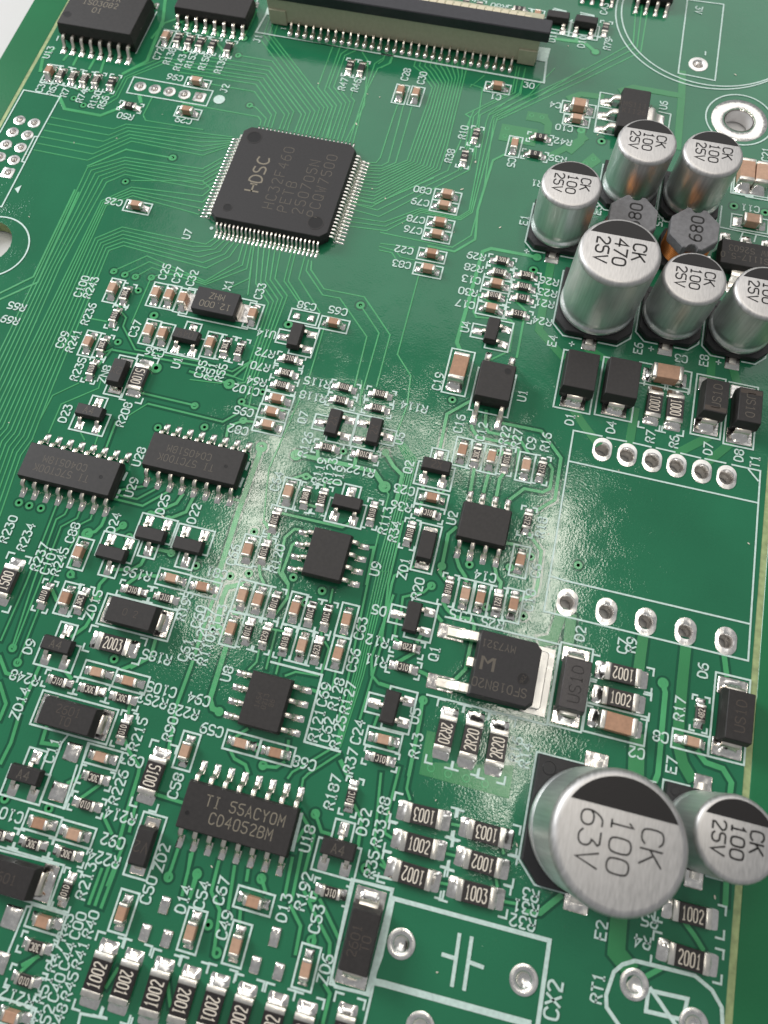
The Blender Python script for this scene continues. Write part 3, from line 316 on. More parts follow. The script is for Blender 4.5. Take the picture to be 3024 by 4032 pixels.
TRACES = [
[0.17,[[-6.0,9.46],[-6.09,10.25],[-6.6,10.75],[-16.44,10.77],[-16.87,11.3]]],[0.17,[[-5.5,9.45],[-5.55,10.68],[-7.34,12.12],[-8.21,12.33]]],[0.17,[[-5.0,9.45],[-5.1,11.39],[-8.29,14.61],[-14.19,14.61]]],
[0.17,[[-4.5,9.44],[-4.63,11.81],[-8.51,15.83],[-18.82,15.65]]],[0.17,[[-3.51,9.43],[-3.51,11.76],[-8.32,16.51],[-17.07,16.3],[-21.09,16.66],[-24.79,13.21],[-24.8,9.81],[-26.16,7.83]]],
[0.17,[[-3.01,9.43],[-3.02,12.07],[-7.92,17.03],[-17.26,16.86],[-21.43,17.13],[-25.17,13.34],[-25.25,10.13],[-26.83,8.3]]],
[0.17,[[-2.51,9.43],[-2.59,12.54],[-7.77,17.76],[-17.47,17.47],[-21.69,17.62],[-25.63,13.89],[-25.63,10.46],[-27.44,9.0]]],[0.17,[[-1.52,9.42],[-1.52,12.31],[-7.62,18.44],[-16.46,18.36]]],
[0.17,[[-1.02,9.41],[-1.03,12.53],[-7.63,19.11],[-16.67,18.97]]],[0.17,[[-0.53,9.41],[-0.57,13.0],[-7.68,20.12],[-12.25,20.12]]],[0.17,[[-0.04,9.4],[-0.01,13.13],[-10.09,23.24]]],
[0.17,[[0.46,9.4],[0.42,13.68],[-10.08,24.25],[-10.33,28.33]]],[0.17,[[0.95,9.39],[0.92,13.96],[-9.45,24.39],[-9.59,27.57]]],[0.17,[[1.44,9.39],[1.39,14.14],[-8.77,24.32],[-8.92,27.02]]],
[0.17,[[1.94,9.38],[1.87,14.38],[-0.79,17.12],[-0.83,24.31],[-1.09,26.04]]],[0.17,[[2.43,9.38],[2.31,14.68],[0.19,16.75],[0.12,24.19],[-0.12,25.81]]],
[0.17,[[2.92,9.37],[2.88,15.02],[0.58,17.36],[0.56,23.29],[1.2,24.21],[1.07,25.63]]],[0.17,[[3.41,9.37],[3.34,15.33],[1.16,17.56],[1.1,23.09],[2.18,24.21],[1.97,25.61]]],[0.17,[[3.9,9.36],[3.82,15.59],[2.31,17.12],[1.89,19.25]]],
[0.17,[[4.39,9.36],[4.29,15.9],[3.66,16.49],[3.62,19.65]]],[0.17,[[4.88,9.36],[5.65,15.49],[4.24,22.81],[3.18,24.1],[3.03,25.62]]],[0.17,[[5.37,9.35],[5.24,14.98],[5.18,22.58],[6.06,23.87],[6.0,25.4]]],
[0.17,[[5.85,9.35],[5.34,17.92],[5.76,21.85],[6.92,22.98],[7.05,24.75]]],[0.17,[[2.62,9.43],[2.4,11.88]]],[0.17,[[6.12,22.04],[7.13,23.13],[7.05,24.76]]],[0.17,[[5.64,22.69],[6.09,23.44],[6.06,24.53]]],
[0.17,[[8.44,6.76],[9.3,6.95],[9.61,7.8],[9.59,14.34],[9.67,16.92]]],[0.17,[[8.46,6.38],[10.05,6.65],[10.7,7.37],[10.36,16.97]]],[0.17,[[8.51,5.91],[10.16,6.2],[11.58,7.48],[11.43,16.39]]],
[0.17,[[8.53,5.53],[10.18,5.82],[12.84,8.15],[13.16,17.61],[13.19,20.22],[11.27,22.45],[10.12,23.27],[10.11,24.35]]],
[0.17,[[8.5,5.03],[10.21,5.28],[13.25,8.1],[13.54,16.97],[13.54,20.55],[11.81,22.63],[10.79,23.42],[10.76,24.48]]],[0.17,[[8.47,4.53],[10.23,4.75],[13.65,8.05],[13.93,16.34],[13.89,20.87],[12.35,22.82],[11.45,23.57],[11.42,24.6]]],
[0.17,[[8.43,4.02],[10.26,4.21],[14.06,8.0],[14.32,15.7],[14.25,21.19],[12.89,23.01],[12.11,23.71],[12.07,24.73]]],[0.17,[[8.4,3.52],[10.28,3.68],[14.47,7.95],[14.7,15.07],[14.6,21.52],[13.44,23.19],[12.78,23.86],[12.73,24.85]]],
[0.17,[[8.37,3.02],[10.31,3.14],[14.88,7.9],[15.09,14.43],[14.95,21.84],[13.98,23.38],[13.44,24.01],[13.38,24.98]]],[0.17,[[8.34,2.51],[10.33,2.61],[15.28,7.85],[15.47,13.79],[15.3,22.17],[14.52,23.57],[14.1,24.16],[14.04,25.1]]],
[0.17,[[8.31,2.01],[10.35,2.07],[15.69,7.8],[15.86,13.16],[15.65,22.49],[15.06,23.76],[14.77,24.31],[14.69,25.23]]],
[0.17,[[8.27,1.51],[10.38,1.54],[16.1,7.75],[16.24,12.52],[16.01,22.81],[15.61,23.94],[15.43,24.46],[15.35,25.36]]],[0.17,[[8.24,1.0],[10.4,1.0],[16.5,7.7],[16.63,11.89],[16.36,23.14],[16.15,24.13],[16.09,24.61],[16.0,25.48]]],
[0.17,[[8.21,0.5],[10.43,0.47],[16.91,7.65],[17.02,11.25],[16.71,23.46],[16.69,24.32],[16.75,24.76],[16.66,25.61]]],[0.17,[[8.0,1.28],[10.73,0.99],[17.87,7.69],[18.09,9.75],[18.99,17.7]]],
[0.17,[[8.0,0.45],[11.17,0.14],[19.09,8.01],[19.21,9.91],[19.65,14.85]]],[0.17,[[8.0,-0.38],[11.6,-0.72],[20.32,8.34],[20.33,10.07],[20.3,12.01]]],
[0.17,[[19.33,8.12],[19.59,9.71],[19.82,15.86],[19.29,21.5],[17.84,21.8],[17.72,21.25],[19.04,23.56]]],[0.17,[[11.04,1.25],[16.49,6.23]]],
[0.17,[[8.16,-1.52],[12.35,-1.36],[15.96,1.47],[20.61,1.38],[21.53,2.49],[20.83,16.09],[20.93,17.53],[23.88,21.71],[23.88,25.94]]],
[0.17,[[8.19,-2.19],[12.63,-1.91],[16.09,1.23],[20.72,1.18],[21.73,2.4],[21.41,16.23],[21.47,17.3],[25.17,21.79],[27.43,26.74]]],
[0.17,[[8.22,-2.85],[12.91,-2.47],[16.22,0.99],[20.84,0.98],[21.93,2.31],[21.99,16.36],[22.01,17.07],[26.45,21.87],[30.98,27.54]]],[0.17,[[19.16,11.74],[18.79,16.44],[18.11,16.79],[22.96,21.71],[22.78,26.02]]],
[0.17,[[19.67,11.21],[19.15,16.65],[19.88,18.12],[23.33,21.65],[23.14,25.92]]],[0.17,[[20.68,10.15],[19.88,17.09],[23.44,20.77],[24.06,21.54],[23.85,25.72]]],[0.17,[[20.97,17.34],[31.02,27.23],[36.45,33.35],[35.84,41.18]]],
[0.17,[[21.49,17.0],[31.15,26.41],[37.0,32.65],[36.65,41.36]]],[0.17,[[22.01,16.67],[31.27,25.59],[37.56,31.95],[37.47,41.55]]],[0.17,[[21.66,16.89],[22.53,6.49],[22.46,-0.96],[20.7,-3.03],[12.37,-2.87]]],
[0.17,[[12.74,-4.36],[16.52,-4.01]]],[0.3,[[23.95,11.64],[22.77,10.44],[22.47,2.8],[23.03,-1.35],[21.09,-3.54],[18.1,-3.46]]],[0.17,[[12.71,-4.81],[14.61,-4.97],[15.35,-5.66],[16.92,-5.73]]],
[0.17,[[12.83,-5.3],[14.26,-5.31],[15.04,-6.17]]],[0.17,[[17.9,-7.54],[17.99,-18.02],[19.98,-20.22],[20.41,-23.7],[20.12,-27.09]]],[0.17,[[5.74,-8.52],[5.99,-9.65],[8.08,-11.77],[12.71,-11.76],[16.64,-15.84],[16.76,-22.27]]],
[0.17,[[5.35,-8.43],[5.48,-9.86],[8.17,-12.58],[10.12,-12.54],[14.25,-16.64],[14.51,-22.81]]],[0.17,[[12.6,-12.94],[15.42,-15.89],[15.48,-23.47]]],[0.17,[[4.81,-8.04],[4.97,-11.08],[8.53,-14.87]]],
[0.17,[[9.45,-16.67],[9.56,-22.86],[8.5,-33.95],[8.96,-36.29],[9.64,-39.31],[10.26,-39.69]]],[0.17,[[3.6,-7.63],[3.93,-11.66],[5.99,-13.84]]],[0.17,[[3.15,-7.57],[3.46,-11.77],[5.95,-14.18]]],
[0.17,[[-0.83,-7.44],[0.49,-12.81],[2.65,-14.95],[2.79,-19.91],[2.84,-24.84],[1.69,-24.66]]],[0.17,[[-0.16,-7.46],[0.96,-12.53],[3.08,-14.61],[3.16,-19.86],[3.18,-25.02],[2.37,-25.38]]],
[0.17,[[0.5,-7.48],[1.43,-12.25],[3.5,-14.26],[3.53,-19.81],[3.51,-25.21],[3.04,-26.1]]],[0.17,[[1.16,-7.51],[1.9,-11.97],[3.93,-13.91],[3.89,-19.77],[3.84,-25.39],[3.71,-26.81]]],
[0.17,[[1.83,-7.53],[2.37,-11.69],[4.36,-13.56],[4.26,-19.72],[4.17,-25.58],[4.38,-27.53]]],[0.17,[[-1.32,-7.74],[0.07,-14.41]]],[0.17,[[-2.55,-8.02],[-2.37,-10.41],[-5.16,-13.8],[-12.75,-12.07],[-15.81,-14.94]]],
[0.17,[[-2.05,-7.99],[-1.74,-10.78],[-5.08,-14.03],[-12.19,-12.77],[-14.42,-15.0]]],[0.17,[[-1.54,-7.96],[-1.11,-11.15],[-5.0,-14.27],[-11.63,-13.48],[-13.03,-15.05]]],[0.17,[[-1.22,-8.06],[-0.44,-12.35],[-2.53,-14.35]]],
[0.17,[[-6.44,-13.25],[-10.49,-14.2],[-11.24,-14.75],[-11.27,-20.85]]],[0.17,[[-8.76,6.92],[-12.46,6.67],[-22.18,5.96],[-23.37,4.88],[-31.68,4.92]]],[0.17,[[-8.76,6.6],[-12.24,6.01],[-21.85,5.48],[-23.64,3.81],[-31.68,3.85]]],
[0.17,[[-8.77,6.28],[-12.01,5.35],[-21.52,4.99],[-23.9,2.74],[-31.68,2.78]]],[0.17,[[-8.78,5.97],[-11.78,4.69],[-21.19,4.5],[-24.16,1.66],[-31.68,1.72]]],
[0.17,[[-8.78,5.65],[-11.56,4.03],[-20.86,4.01],[-24.42,0.59],[-31.67,0.65]]],[0.17,[[-8.79,5.33],[-11.33,3.37],[-20.53,3.53],[-24.69,-0.48],[-31.67,-0.42]]],[0.25,[[-20.72,2.16],[-14.82,2.18]]],
[0.25,[[-24.29,-1.26],[-20.72,2.16]]],[0.25,[[-24.45,-5.12],[-24.27,-17.69],[-27.08,-20.63]]],[0.25,[[-23.88,-5.36],[-23.5,-18.27],[-26.74,-21.39]]],[0.17,[[-8.3,-1.47],[-10.05,-0.37],[-18.36,-2.19]]],
[0.17,[[-5.97,-7.94],[-6.73,-9.0],[-8.72,-9.02],[-16.95,-8.89],[-19.42,-11.08],[-19.06,-30.14],[-18.85,-36.09],[-19.26,-37.45],[-18.8,-42.66]]],
[0.17,[[-5.4,-7.98],[-6.09,-9.2],[-8.09,-9.64],[-16.73,-9.38],[-18.99,-11.33],[-18.58,-30.03],[-18.33,-36.18],[-18.74,-37.66],[-18.25,-43.14]]],
[0.17,[[-4.82,-8.02],[-5.45,-9.4],[-7.47,-10.26],[-16.52,-9.86],[-18.56,-11.58],[-18.1,-29.91],[-17.82,-36.27],[-18.23,-37.87],[-17.69,-43.62]]],
[0.17,[[-4.25,-8.07],[-4.81,-9.6],[-6.84,-10.88],[-16.3,-10.34],[-18.13,-11.83],[-17.62,-29.8],[-17.3,-36.37],[-17.71,-38.08],[-17.14,-44.09]]],
[0.17,[[-3.67,-8.11],[-4.17,-9.8],[-6.22,-11.5],[-16.09,-10.83],[-17.7,-12.09],[-17.14,-29.68],[-16.79,-36.46],[-17.2,-38.29],[-16.6,-44.56]]],
[0.17,[[-3.1,-8.15],[-3.53,-9.99],[-5.59,-12.11],[-15.87,-11.31],[-17.27,-12.34],[-16.66,-29.57],[-16.28,-36.55],[-16.69,-38.49],[-16.05,-45.03]]],
[0.17,[[-8.9,3.54],[-10.66,1.4],[-20.43,0.99],[-24.27,-1.51],[-23.96,-17.53],[-23.96,-31.31],[-24.16,-35.13],[-24.63,-35.29],[-24.65,-37.64]]],
[0.17,[[-8.81,2.83],[-10.46,0.82],[-20.24,0.49],[-23.66,-1.83],[-23.55,-17.09],[-23.44,-31.19],[-23.6,-35.23],[-24.06,-35.52],[-24.02,-38.18]]],
[0.17,[[-8.73,2.12],[-10.26,0.24],[-20.05,-0.01],[-23.04,-2.16],[-23.14,-16.66],[-22.93,-31.07],[-23.04,-35.33],[-23.49,-35.75],[-23.4,-38.72]]],
[0.17,[[-8.65,1.41],[-10.06,-0.34],[-19.86,-0.51],[-22.42,-2.48],[-22.73,-16.22],[-22.42,-30.94],[-22.48,-35.44],[-22.92,-35.98],[-22.78,-39.25]]],
[0.17,[[-8.57,0.7],[-9.86,-0.92],[-19.67,-1.0],[-21.81,-2.81],[-22.31,-15.78],[-21.9,-30.82],[-21.92,-35.54],[-22.36,-36.21],[-22.16,-39.78]]],
[0.17,[[-8.48,-0.01],[-9.66,-1.5],[-19.48,-1.5],[-21.19,-3.13],[-21.9,-15.34],[-21.39,-30.7],[-21.36,-35.64],[-21.8,-36.43],[-21.55,-40.31]]],
[0.17,[[-8.62,-0.98],[-9.34,-2.46],[-18.0,-3.15],[-20.74,-5.85],[-20.94,-30.59],[-20.88,-35.72],[-21.31,-36.63],[-21.01,-40.77]]],
[0.17,[[-8.65,-2.38],[-9.03,-3.37],[-17.79,-3.54],[-20.47,-6.0],[-20.47,-30.48],[-20.37,-35.81],[-20.79,-36.84],[-20.46,-41.24]]],
[0.17,[[-8.68,-3.77],[-8.72,-4.28],[-17.59,-3.93],[-20.21,-6.15],[-20.0,-30.37],[-19.86,-35.91],[-20.28,-37.04],[-19.91,-41.72]]],
[0.17,[[-8.71,-5.17],[-8.4,-5.19],[-17.39,-4.33],[-19.94,-6.31],[-19.53,-30.26],[-19.36,-36.0],[-19.77,-37.25],[-19.36,-42.19]]],[0.17,[[-14.11,-29.27],[-16.22,-31.27],[-16.4,-34.42]]],
[0.17,[[-11.91,-28.13],[-11.79,-29.32],[-14.93,-32.01],[-14.9,-35.36]]],[0.17,[[-12.11,-34.18],[-10.98,-35.28]]],[0.17,[[-9.81,-34.14],[-9.72,-35.54]]],[0.17,[[-6.12,-29.9],[-7.62,-31.73]]],[0.25,[[-7.08,-28.79],[-1.18,-28.87]]],
[0.25,[[-8.54,-32.68],[-8.45,-35.52]]],[0.25,[[-5.94,-29.83],[-1.29,-29.92],[2.3,-30.0],[3.44,-28.78]]],[0.25,[[-13.7,-28.56],[-12.85,-26.83],[-12.19,-24.57],[-1.87,-24.28],[1.69,-24.66],[3.03,-22.43]]],
[0.2,[[-16.02,-21.4],[-14.03,-21.34]]],[0.2,[[-13.0,-19.71],[-12.09,-20.39],[-12.02,-21.51],[-9.66,-23.97],[-2.06,-23.72],[1.38,-24.12],[3.01,-22.35]]],[0.2,[[-13.52,-18.93],[-13.15,-19.34]]],
[0.2,[[-12.93,-25.21],[-12.15,-24.48]]],[0.3,[[-2.95,-25.15],[1.46,-25.62]]],[0.17,[[-2.63,-26.07],[0.68,-25.74]]],[0.2,[[-10.98,-42.73],[-10.71,-50.9],[-10.79,-56.41]]],
[0.2,[[-9.75,-42.83],[-9.79,-43.37],[-10.42,-44.06],[-10.05,-50.67],[-9.49,-56.79]]],[0.2,[[-8.46,-42.79],[-8.45,-43.45],[-9.65,-44.66],[-9.47,-50.53],[-9.29,-56.97]]],
[0.2,[[-7.12,-42.86],[-7.1,-43.25],[-7.94,-44.05],[-7.7,-44.96],[-8.55,-50.31],[-8.42,-57.97]]],[0.35,[[-5.78,-42.8],[-5.79,-43.59],[-6.15,-44.33],[-6.82,-44.75]]],[0.35,[[-3.67,-43.07],[-4.38,-43.9],[-4.34,-44.66]]],
[0.35,[[1.86,-44.56],[0.11,-44.61]]],[0.35,[[0.91,-38.65],[0.62,-39.65],[-1.48,-41.36]]],[0.35,[[2.05,-38.77],[1.87,-40.28],[0.36,-41.44]]],[0.35,[[-0.45,-45.51],[-0.61,-46.43],[-1.24,-47.09],[-2.86,-47.48]]],
[0.35,[[-3.26,-48.08],[-3.73,-49.13],[-3.77,-49.26],[-3.62,-50.33]]],[0.25,[[-5.38,-39.63],[-3.24,-38.7]]],[0.25,[[-5.43,-40.18],[-3.35,-40.15],[-2.02,-38.82]]],[0.25,[[-5.51,-40.67],[-2.56,-40.69],[-0.54,-38.59]]],
[0.25,[[-6.51,-49.12],[-7.32,-48.07],[-7.44,-45.29]]],[0.55,[[7.07,-32.07],[6.92,-38.92],[7.03,-46.31]]],[0.3,[[5.75,-37.88],[7.04,-37.9]]],[0.3,[[3.18,-31.45],[3.01,-30.34],[4.3,-29.38],[5.85,-29.22]]],
[0.3,[[3.88,-27.65],[5.38,-27.73]]],[0.5,[[10.81,-31.73],[13.26,-31.69],[16.33,-31.65],[18.9,-31.71],[20.24,-33.02]]],[0.4,[[13.02,-31.75],[12.72,-30.71]]],[0.4,[[16.81,-31.53],[16.76,-30.85]]],
[0.4,[[19.47,-29.43],[20.69,-30.73],[21.75,-31.44],[21.8,-34.52]]],[0.17,[[20.27,-33.15],[20.93,-33.8],[20.98,-39.9],[21.06,-43.06]]],[0.17,[[15.64,-24.84],[15.1,-22.0]]],[0.3,[[11.07,-38.18],[17.32,-38.17],[17.91,-37.57]]],
[0.3,[[13.31,-39.4],[12.83,-39.45],[12.15,-40.52],[12.56,-43.96],[13.69,-44.86]]],[0.3,[[13.33,-40.75],[13.06,-41.07],[12.91,-43.88],[13.8,-44.84],[14.1,-46.23],[13.49,-47.83]]],[0.3,[[11.09,-34.42],[12.38,-33.56],[13.12,-33.93]]],
[0.3,[[9.68,-39.44],[10.53,-40.14],[10.68,-41.65]]],[0.3,[[20.4,-39.54],[20.86,-39.42],[21.06,-43.06]]],[0.3,[[10.52,-43.72],[10.96,-44.73],[11.53,-45.39],[11.45,-45.54]]],[0.3,[[14.48,-34.69],[14.39,-33.9],[16.01,-33.78]]],
[0.3,[[13.41,-36.69],[14.3,-36.74]]],[0.13,[[20.12,-27.09],[22.72,-29.41],[22.8,-32.94],[22.7,-36.92],[22.76,-41.41],[22.81,-41.4],[22.9,-51.51],[22.48,-57.87]]],
[0.13,[[20.02,-27.15],[22.51,-29.53],[22.53,-33.01],[22.45,-36.98],[22.47,-41.48],[22.55,-41.47],[22.68,-51.57],[22.37,-57.77]]],
[0.13,[[19.93,-27.21],[22.3,-29.65],[22.26,-33.07],[22.2,-37.04],[22.19,-41.55],[22.28,-41.53],[22.47,-51.62],[22.26,-57.66]]],
[0.13,[[19.83,-27.27],[22.09,-29.77],[22.0,-33.14],[21.96,-37.1],[21.9,-41.62],[22.02,-41.6],[22.26,-51.67],[22.14,-57.56]]],
[0.13,[[19.73,-27.33],[21.88,-29.89],[21.73,-33.2],[21.71,-37.16],[21.62,-41.69],[21.75,-41.66],[22.04,-51.73],[22.03,-57.45]]],[0.22,[[21.06,-41.83],[21.6,-51.84],[21.73,-56.14]]],
[0.22,[[22.96,-36.21],[23.05,-42.58],[23.83,-48.35],[23.56,-55.14]]],[0.25,[[23.78,-43.62],[23.23,-49.65],[23.64,-51.25],[24.47,-51.83],[25.63,-51.88]]],[0.25,[[24.93,-40.44],[23.43,-41.68],[23.38,-42.49],[23.67,-47.92]]],
[0.25,[[27.04,-41.79],[26.51,-42.59],[24.71,-43.51],[24.84,-44.81],[24.67,-45.8],[24.82,-47.41],[25.37,-47.74]]],[0.22,[[22.54,-58.49],[20.33,-60.76],[20.03,-61.25],[20.09,-61.85]]],
[0.22,[[21.57,-58.42],[18.94,-60.95],[18.75,-61.46]]],[0.22,[[20.35,-51.5],[20.43,-53.06],[19.52,-53.95],[18.68,-53.82]]],[0.22,[[18.86,-52.43],[16.82,-52.6],[16.04,-53.13]]],[0.22,[[18.71,-49.38],[19.19,-49.84],[19.13,-52.14]]],
[0.22,[[12.95,-51.49],[13.06,-52.62],[12.61,-53.41]]],[0.22,[[13.96,-49.38],[14.1,-52.93]]],[0.22,[[15.06,-51.43],[15.11,-53.14]]],[0.22,[[13.37,-49.4],[14.66,-49.32]]],[0.22,[[18.1,-48.48],[18.32,-49.24]]],
[0.22,[[18.05,-44.41],[18.14,-45.61]]],[0.5,[[9.61,-45.93],[8.23,-46.57],[8.11,-47.7],[8.4,-50.03],[9.14,-50.8]]],[0.5,[[9.9,-51.66],[9.95,-56.76],[10.44,-57.52],[11.11,-57.63]]],[0.3,[[13.99,-58.49],[13.15,-59.45]]],
[0.3,[[17.9,-58.59],[18.06,-59.5]]],[0.3,[[13.19,-60.61],[13.7,-61.11],[14.79,-61.36],[15.19,-61.89]]],[0.3,[[16.29,-61.09],[17.47,-60.9],[17.98,-60.36]]],[0.3,[[18.79,-53.8],[19.37,-53.82]]],
[0.35,[[7.32,-45.69],[7.28,-51.02],[7.32,-54.26],[7.19,-58.11],[7.79,-61.74]]],[0.35,[[26.56,-21.79],[24.64,-23.71],[24.77,-27.81]]],[0.35,[[27.38,-24.49],[27.58,-24.87],[28.23,-25.57],[32.02,-25.5],[32.62,-26.06],[32.75,-28.1]]],
[0.35,[[28.51,-22.49],[28.72,-24.17],[29.22,-24.76],[32.37,-24.71],[33.48,-25.99]]],[0.35,[[30.1,-23.41],[34.41,-23.37],[36.83,-25.88],[36.97,-30.45],[35.41,-32.01]]],[0.35,[[28.58,-28.83],[28.7,-31.51]]],
[0.35,[[30.09,-29.15],[30.0,-31.2]]],[0.35,[[31.62,-28.71],[31.28,-29.54],[31.31,-31.28]]],[0.35,[[35.89,-26.93],[36.19,-27.27],[36.3,-29.41],[35.66,-29.96],[33.83,-30.0],[32.54,-31.65]]],[0.35,[[23.86,-31.61],[24.1,-32.36]]],
[0.35,[[24.27,-34.98],[24.27,-33.92]]],[0.35,[[28.09,-35.61],[27.53,-36.39],[27.61,-39.54],[27.54,-40.3],[28.14,-40.84]]],[0.35,[[28.77,-38.51],[29.25,-39.39],[30.02,-40.19],[30.24,-40.7]]],
[0.35,[[32.55,-38.59],[32.9,-39.49],[33.4,-39.92],[33.42,-40.65]]],[0.35,[[35.13,-34.54],[36.58,-35.97],[36.79,-39.21],[36.73,-40.21],[35.29,-41.28]]],[0.35,[[33.24,-35.96],[34.19,-35.92]]],
[0.45,[[30.2,-2.19],[25.03,-2.19],[24.18,-2.82],[23.83,-15.08],[24.24,-15.76]]],[0.25,[[26.6,-9.47],[24.92,-8.56],[24.59,-8.96],[24.78,-10.88],[25.24,-11.49],[28.93,-11.02],[29.34,-11.4],[29.51,-14.82],[27.7,-16.41]]],
[0.25,[[30.28,-10.7],[30.4,-15.38]]],[0.25,[[29.14,-8.55],[30.25,-9.42]]],[0.9,[[31.92,-2.55],[32.1,-11.54],[35.04,-14.12]]],[0.9,[[37.72,-12.72],[39.52,-13.52]]],[0.9,[[37.34,-20.37],[38.57,-21.8],[40.04,-23.29]]],
[0.9,[[43.32,-18.94],[43.28,-22.51]]],[0.9,[[50.66,-20.32],[48.08,-22.61]]],[0.9,[[52.99,-20.46],[51.25,-22.68]]],[0.9,[[50.37,-10.63],[50.48,-13.18]]],[0.9,[[52.76,-11.88],[53.1,-12.85]]],
[0.35,[[28.53,-43.18],[28.99,-43.67],[29.8,-44.18],[31.4,-44.03],[31.74,-44.53]]],[0.35,[[31.81,-44.87],[31.79,-48.67],[31.11,-49.74]]],[0.35,[[27.82,-44.19],[28.66,-44.82]]],[0.35,[[27.35,-49.77],[28.43,-49.96],[28.82,-50.2]]],
[0.35,[[26.81,-48.42],[25.68,-49.5]]],[0.35,[[27.23,-46.23],[26.99,-47.22]]],[0.35,[[28.61,-52.25],[28.76,-53.85],[28.88,-58.63]]],[0.35,[[24.64,-51.79],[25.34,-51.84]]],[0.35,[[35.29,-41.28],[36.52,-40.38]]],
[1.0,[[39.39,-41.59],[39.01,-44.15],[38.27,-44.45]]],[1.0,[[40.36,-41.83],[40.5,-44.13]]],[1.0,[[47.03,-41.71],[47.03,-45.25]]],[1.0,[[50.93,-41.67],[50.96,-45.06],[51.08,-50.23],[51.69,-51.96],[52.42,-52.86]]],
[0.5,[[54.36,-41.74],[54.73,-43.46]]],[0.5,[[49.27,-45.59],[49.58,-46.4],[49.75,-53.42],[49.61,-53.97]]],[0.5,[[52.94,-50.81],[53.64,-51.47],[55.12,-51.62],[55.93,-52.59],[55.9,-53.51],[56.22,-61.97]]],
[1.4,[[47.67,-51.18],[47.89,-53.68]]],[1.4,[[47.98,-65.27],[48.11,-67.66],[48.98,-68.31]]],[0.4,[[53.19,-64.2],[54.05,-64.97],[54.71,-65.69]]],[0.4,[[50.77,-68.64],[51.56,-68.01]]],[0.25,[[25.04,-54.55],[24.93,-55.45]]],
[0.25,[[26.5,-59.22],[27.31,-64.82],[28.72,-66.2]]],[0.25,[[27.93,-58.35],[27.83,-61.93],[27.94,-63.69],[28.64,-63.9]]],[0.25,[[28.89,-58.21],[28.95,-59.84],[29.39,-60.54]]],[0.25,[[28.23,-66.13],[28.7,-66.3]]],
[0.25,[[33.39,-61.63],[33.96,-61.59]]],[0.25,[[33.42,-63.96],[34.04,-63.95]]],[0.25,[[33.45,-66.23],[34.01,-66.19]]],[0.25,[[37.81,-62.38],[37.98,-62.72]]],[0.25,[[37.77,-64.86],[37.95,-65.29]]],
[0.25,[[38.76,-66.29],[39.77,-66.22]]],[0.5,[[40.75,-66.61],[41.72,-66.37],[43.08,-64.83]]],[0.35,[[-3.3,-52.07],[-3.54,-53.33],[-4.42,-54.49]]],[0.35,[[3.29,-52.94],[3.4,-54.54],[2.06,-55.79]]],
[0.35,[[-6.3,-57.62],[-6.34,-58.66],[-6.44,-61.49]]],[0.35,[[-6.33,-62.56],[-6.11,-64.67],[-6.28,-66.4]]],[0.35,[[-3.55,-62.63],[-3.44,-64.0],[-1.87,-63.82]]],[0.35,[[-3.87,-57.6],[-3.07,-58.08]]],
[0.35,[[3.05,-59.02],[3.22,-60.08]]],[0.35,[[3.72,-62.01],[4.52,-62.87],[5.8,-63.81],[5.89,-64.37],[6.01,-67.4],[6.24,-70.31]]],[0.35,[[-8.13,-50.7],[-7.25,-51.59]]],[0.35,[[1.26,-56.21],[1.91,-55.71]]],
[0.35,[[-1.11,-48.43],[-0.36,-47.44],[1.53,-47.1]]],[0.35,[[-10.23,-57.9],[-9.08,-59.11],[-8.32,-59.15]]],[0.35,[[-9.21,-60.16],[-7.94,-61.64],[-7.95,-62.96]]],[0.3,[[2.87,-66.05],[1.79,-67.34]]],
[0.3,[[0.18,-66.51],[1.38,-65.49]]],[0.3,[[4.06,-68.19],[5.31,-69.36]]],[0.3,[[5.54,-72.22],[5.47,-74.78]]],[0.3,[[6.05,-71.8],[6.0,-74.74]]],[0.3,[[6.68,-71.74],[6.56,-74.79]]],[0.3,[[6.53,-66.66],[6.77,-68.8]]],
[0.3,[[6.64,-70.2],[6.45,-73.13]]],[0.3,[[11.26,-69.24],[11.23,-70.69],[11.15,-71.38]]],[0.3,[[12.57,-69.2],[12.78,-72.29]]],[0.3,[[13.36,-70.54],[13.46,-72.39]]],[0.3,[[8.15,-65.55],[10.31,-65.61]]],
[0.3,[[2.86,-79.45],[1.92,-80.26]]],[0.3,[[2.77,-79.5],[1.99,-80.67]]],[0.3,[[9.48,-78.68],[9.05,-80.01]]],[0.3,[[13.74,-78.56],[14.45,-79.94]]],[0.3,[[12.45,-69.33],[12.68,-70.61]]],[0.3,[[13.54,-70.59],[13.48,-72.29]]],
[0.3,[[14.94,-69.28],[15.05,-71.53],[16.17,-72.64],[16.66,-75.68]]],[0.3,[[16.36,-69.3],[16.8,-72.29]]],[0.3,[[17.55,-69.29],[17.64,-69.93]]],[0.3,[[18.81,-69.54],[19.38,-70.34]]],[0.3,[[17.84,-72.22],[18.02,-73.09]]],
[0.3,[[20.87,-67.5],[21.09,-70.38]]],[0.3,[[21.49,-66.67],[21.73,-70.4]]],[0.3,[[20.59,-63.95],[22.18,-65.33],[22.16,-68.23]]],[0.3,[[21.17,-65.19],[20.88,-66.05]]],[0.3,[[21.81,-63.64],[22.71,-64.9],[23.47,-64.91]]],
[0.3,[[24.93,-62.26],[25.81,-63.14],[26.01,-65.15]]],[0.3,[[21.78,-70.94],[22.97,-72.11],[23.12,-74.05]]],[0.3,[[22.56,-69.63],[23.77,-70.9],[25.63,-72.7],[25.81,-73.72]]],[0.3,[[24.02,-69.92],[26.21,-72.19]]],
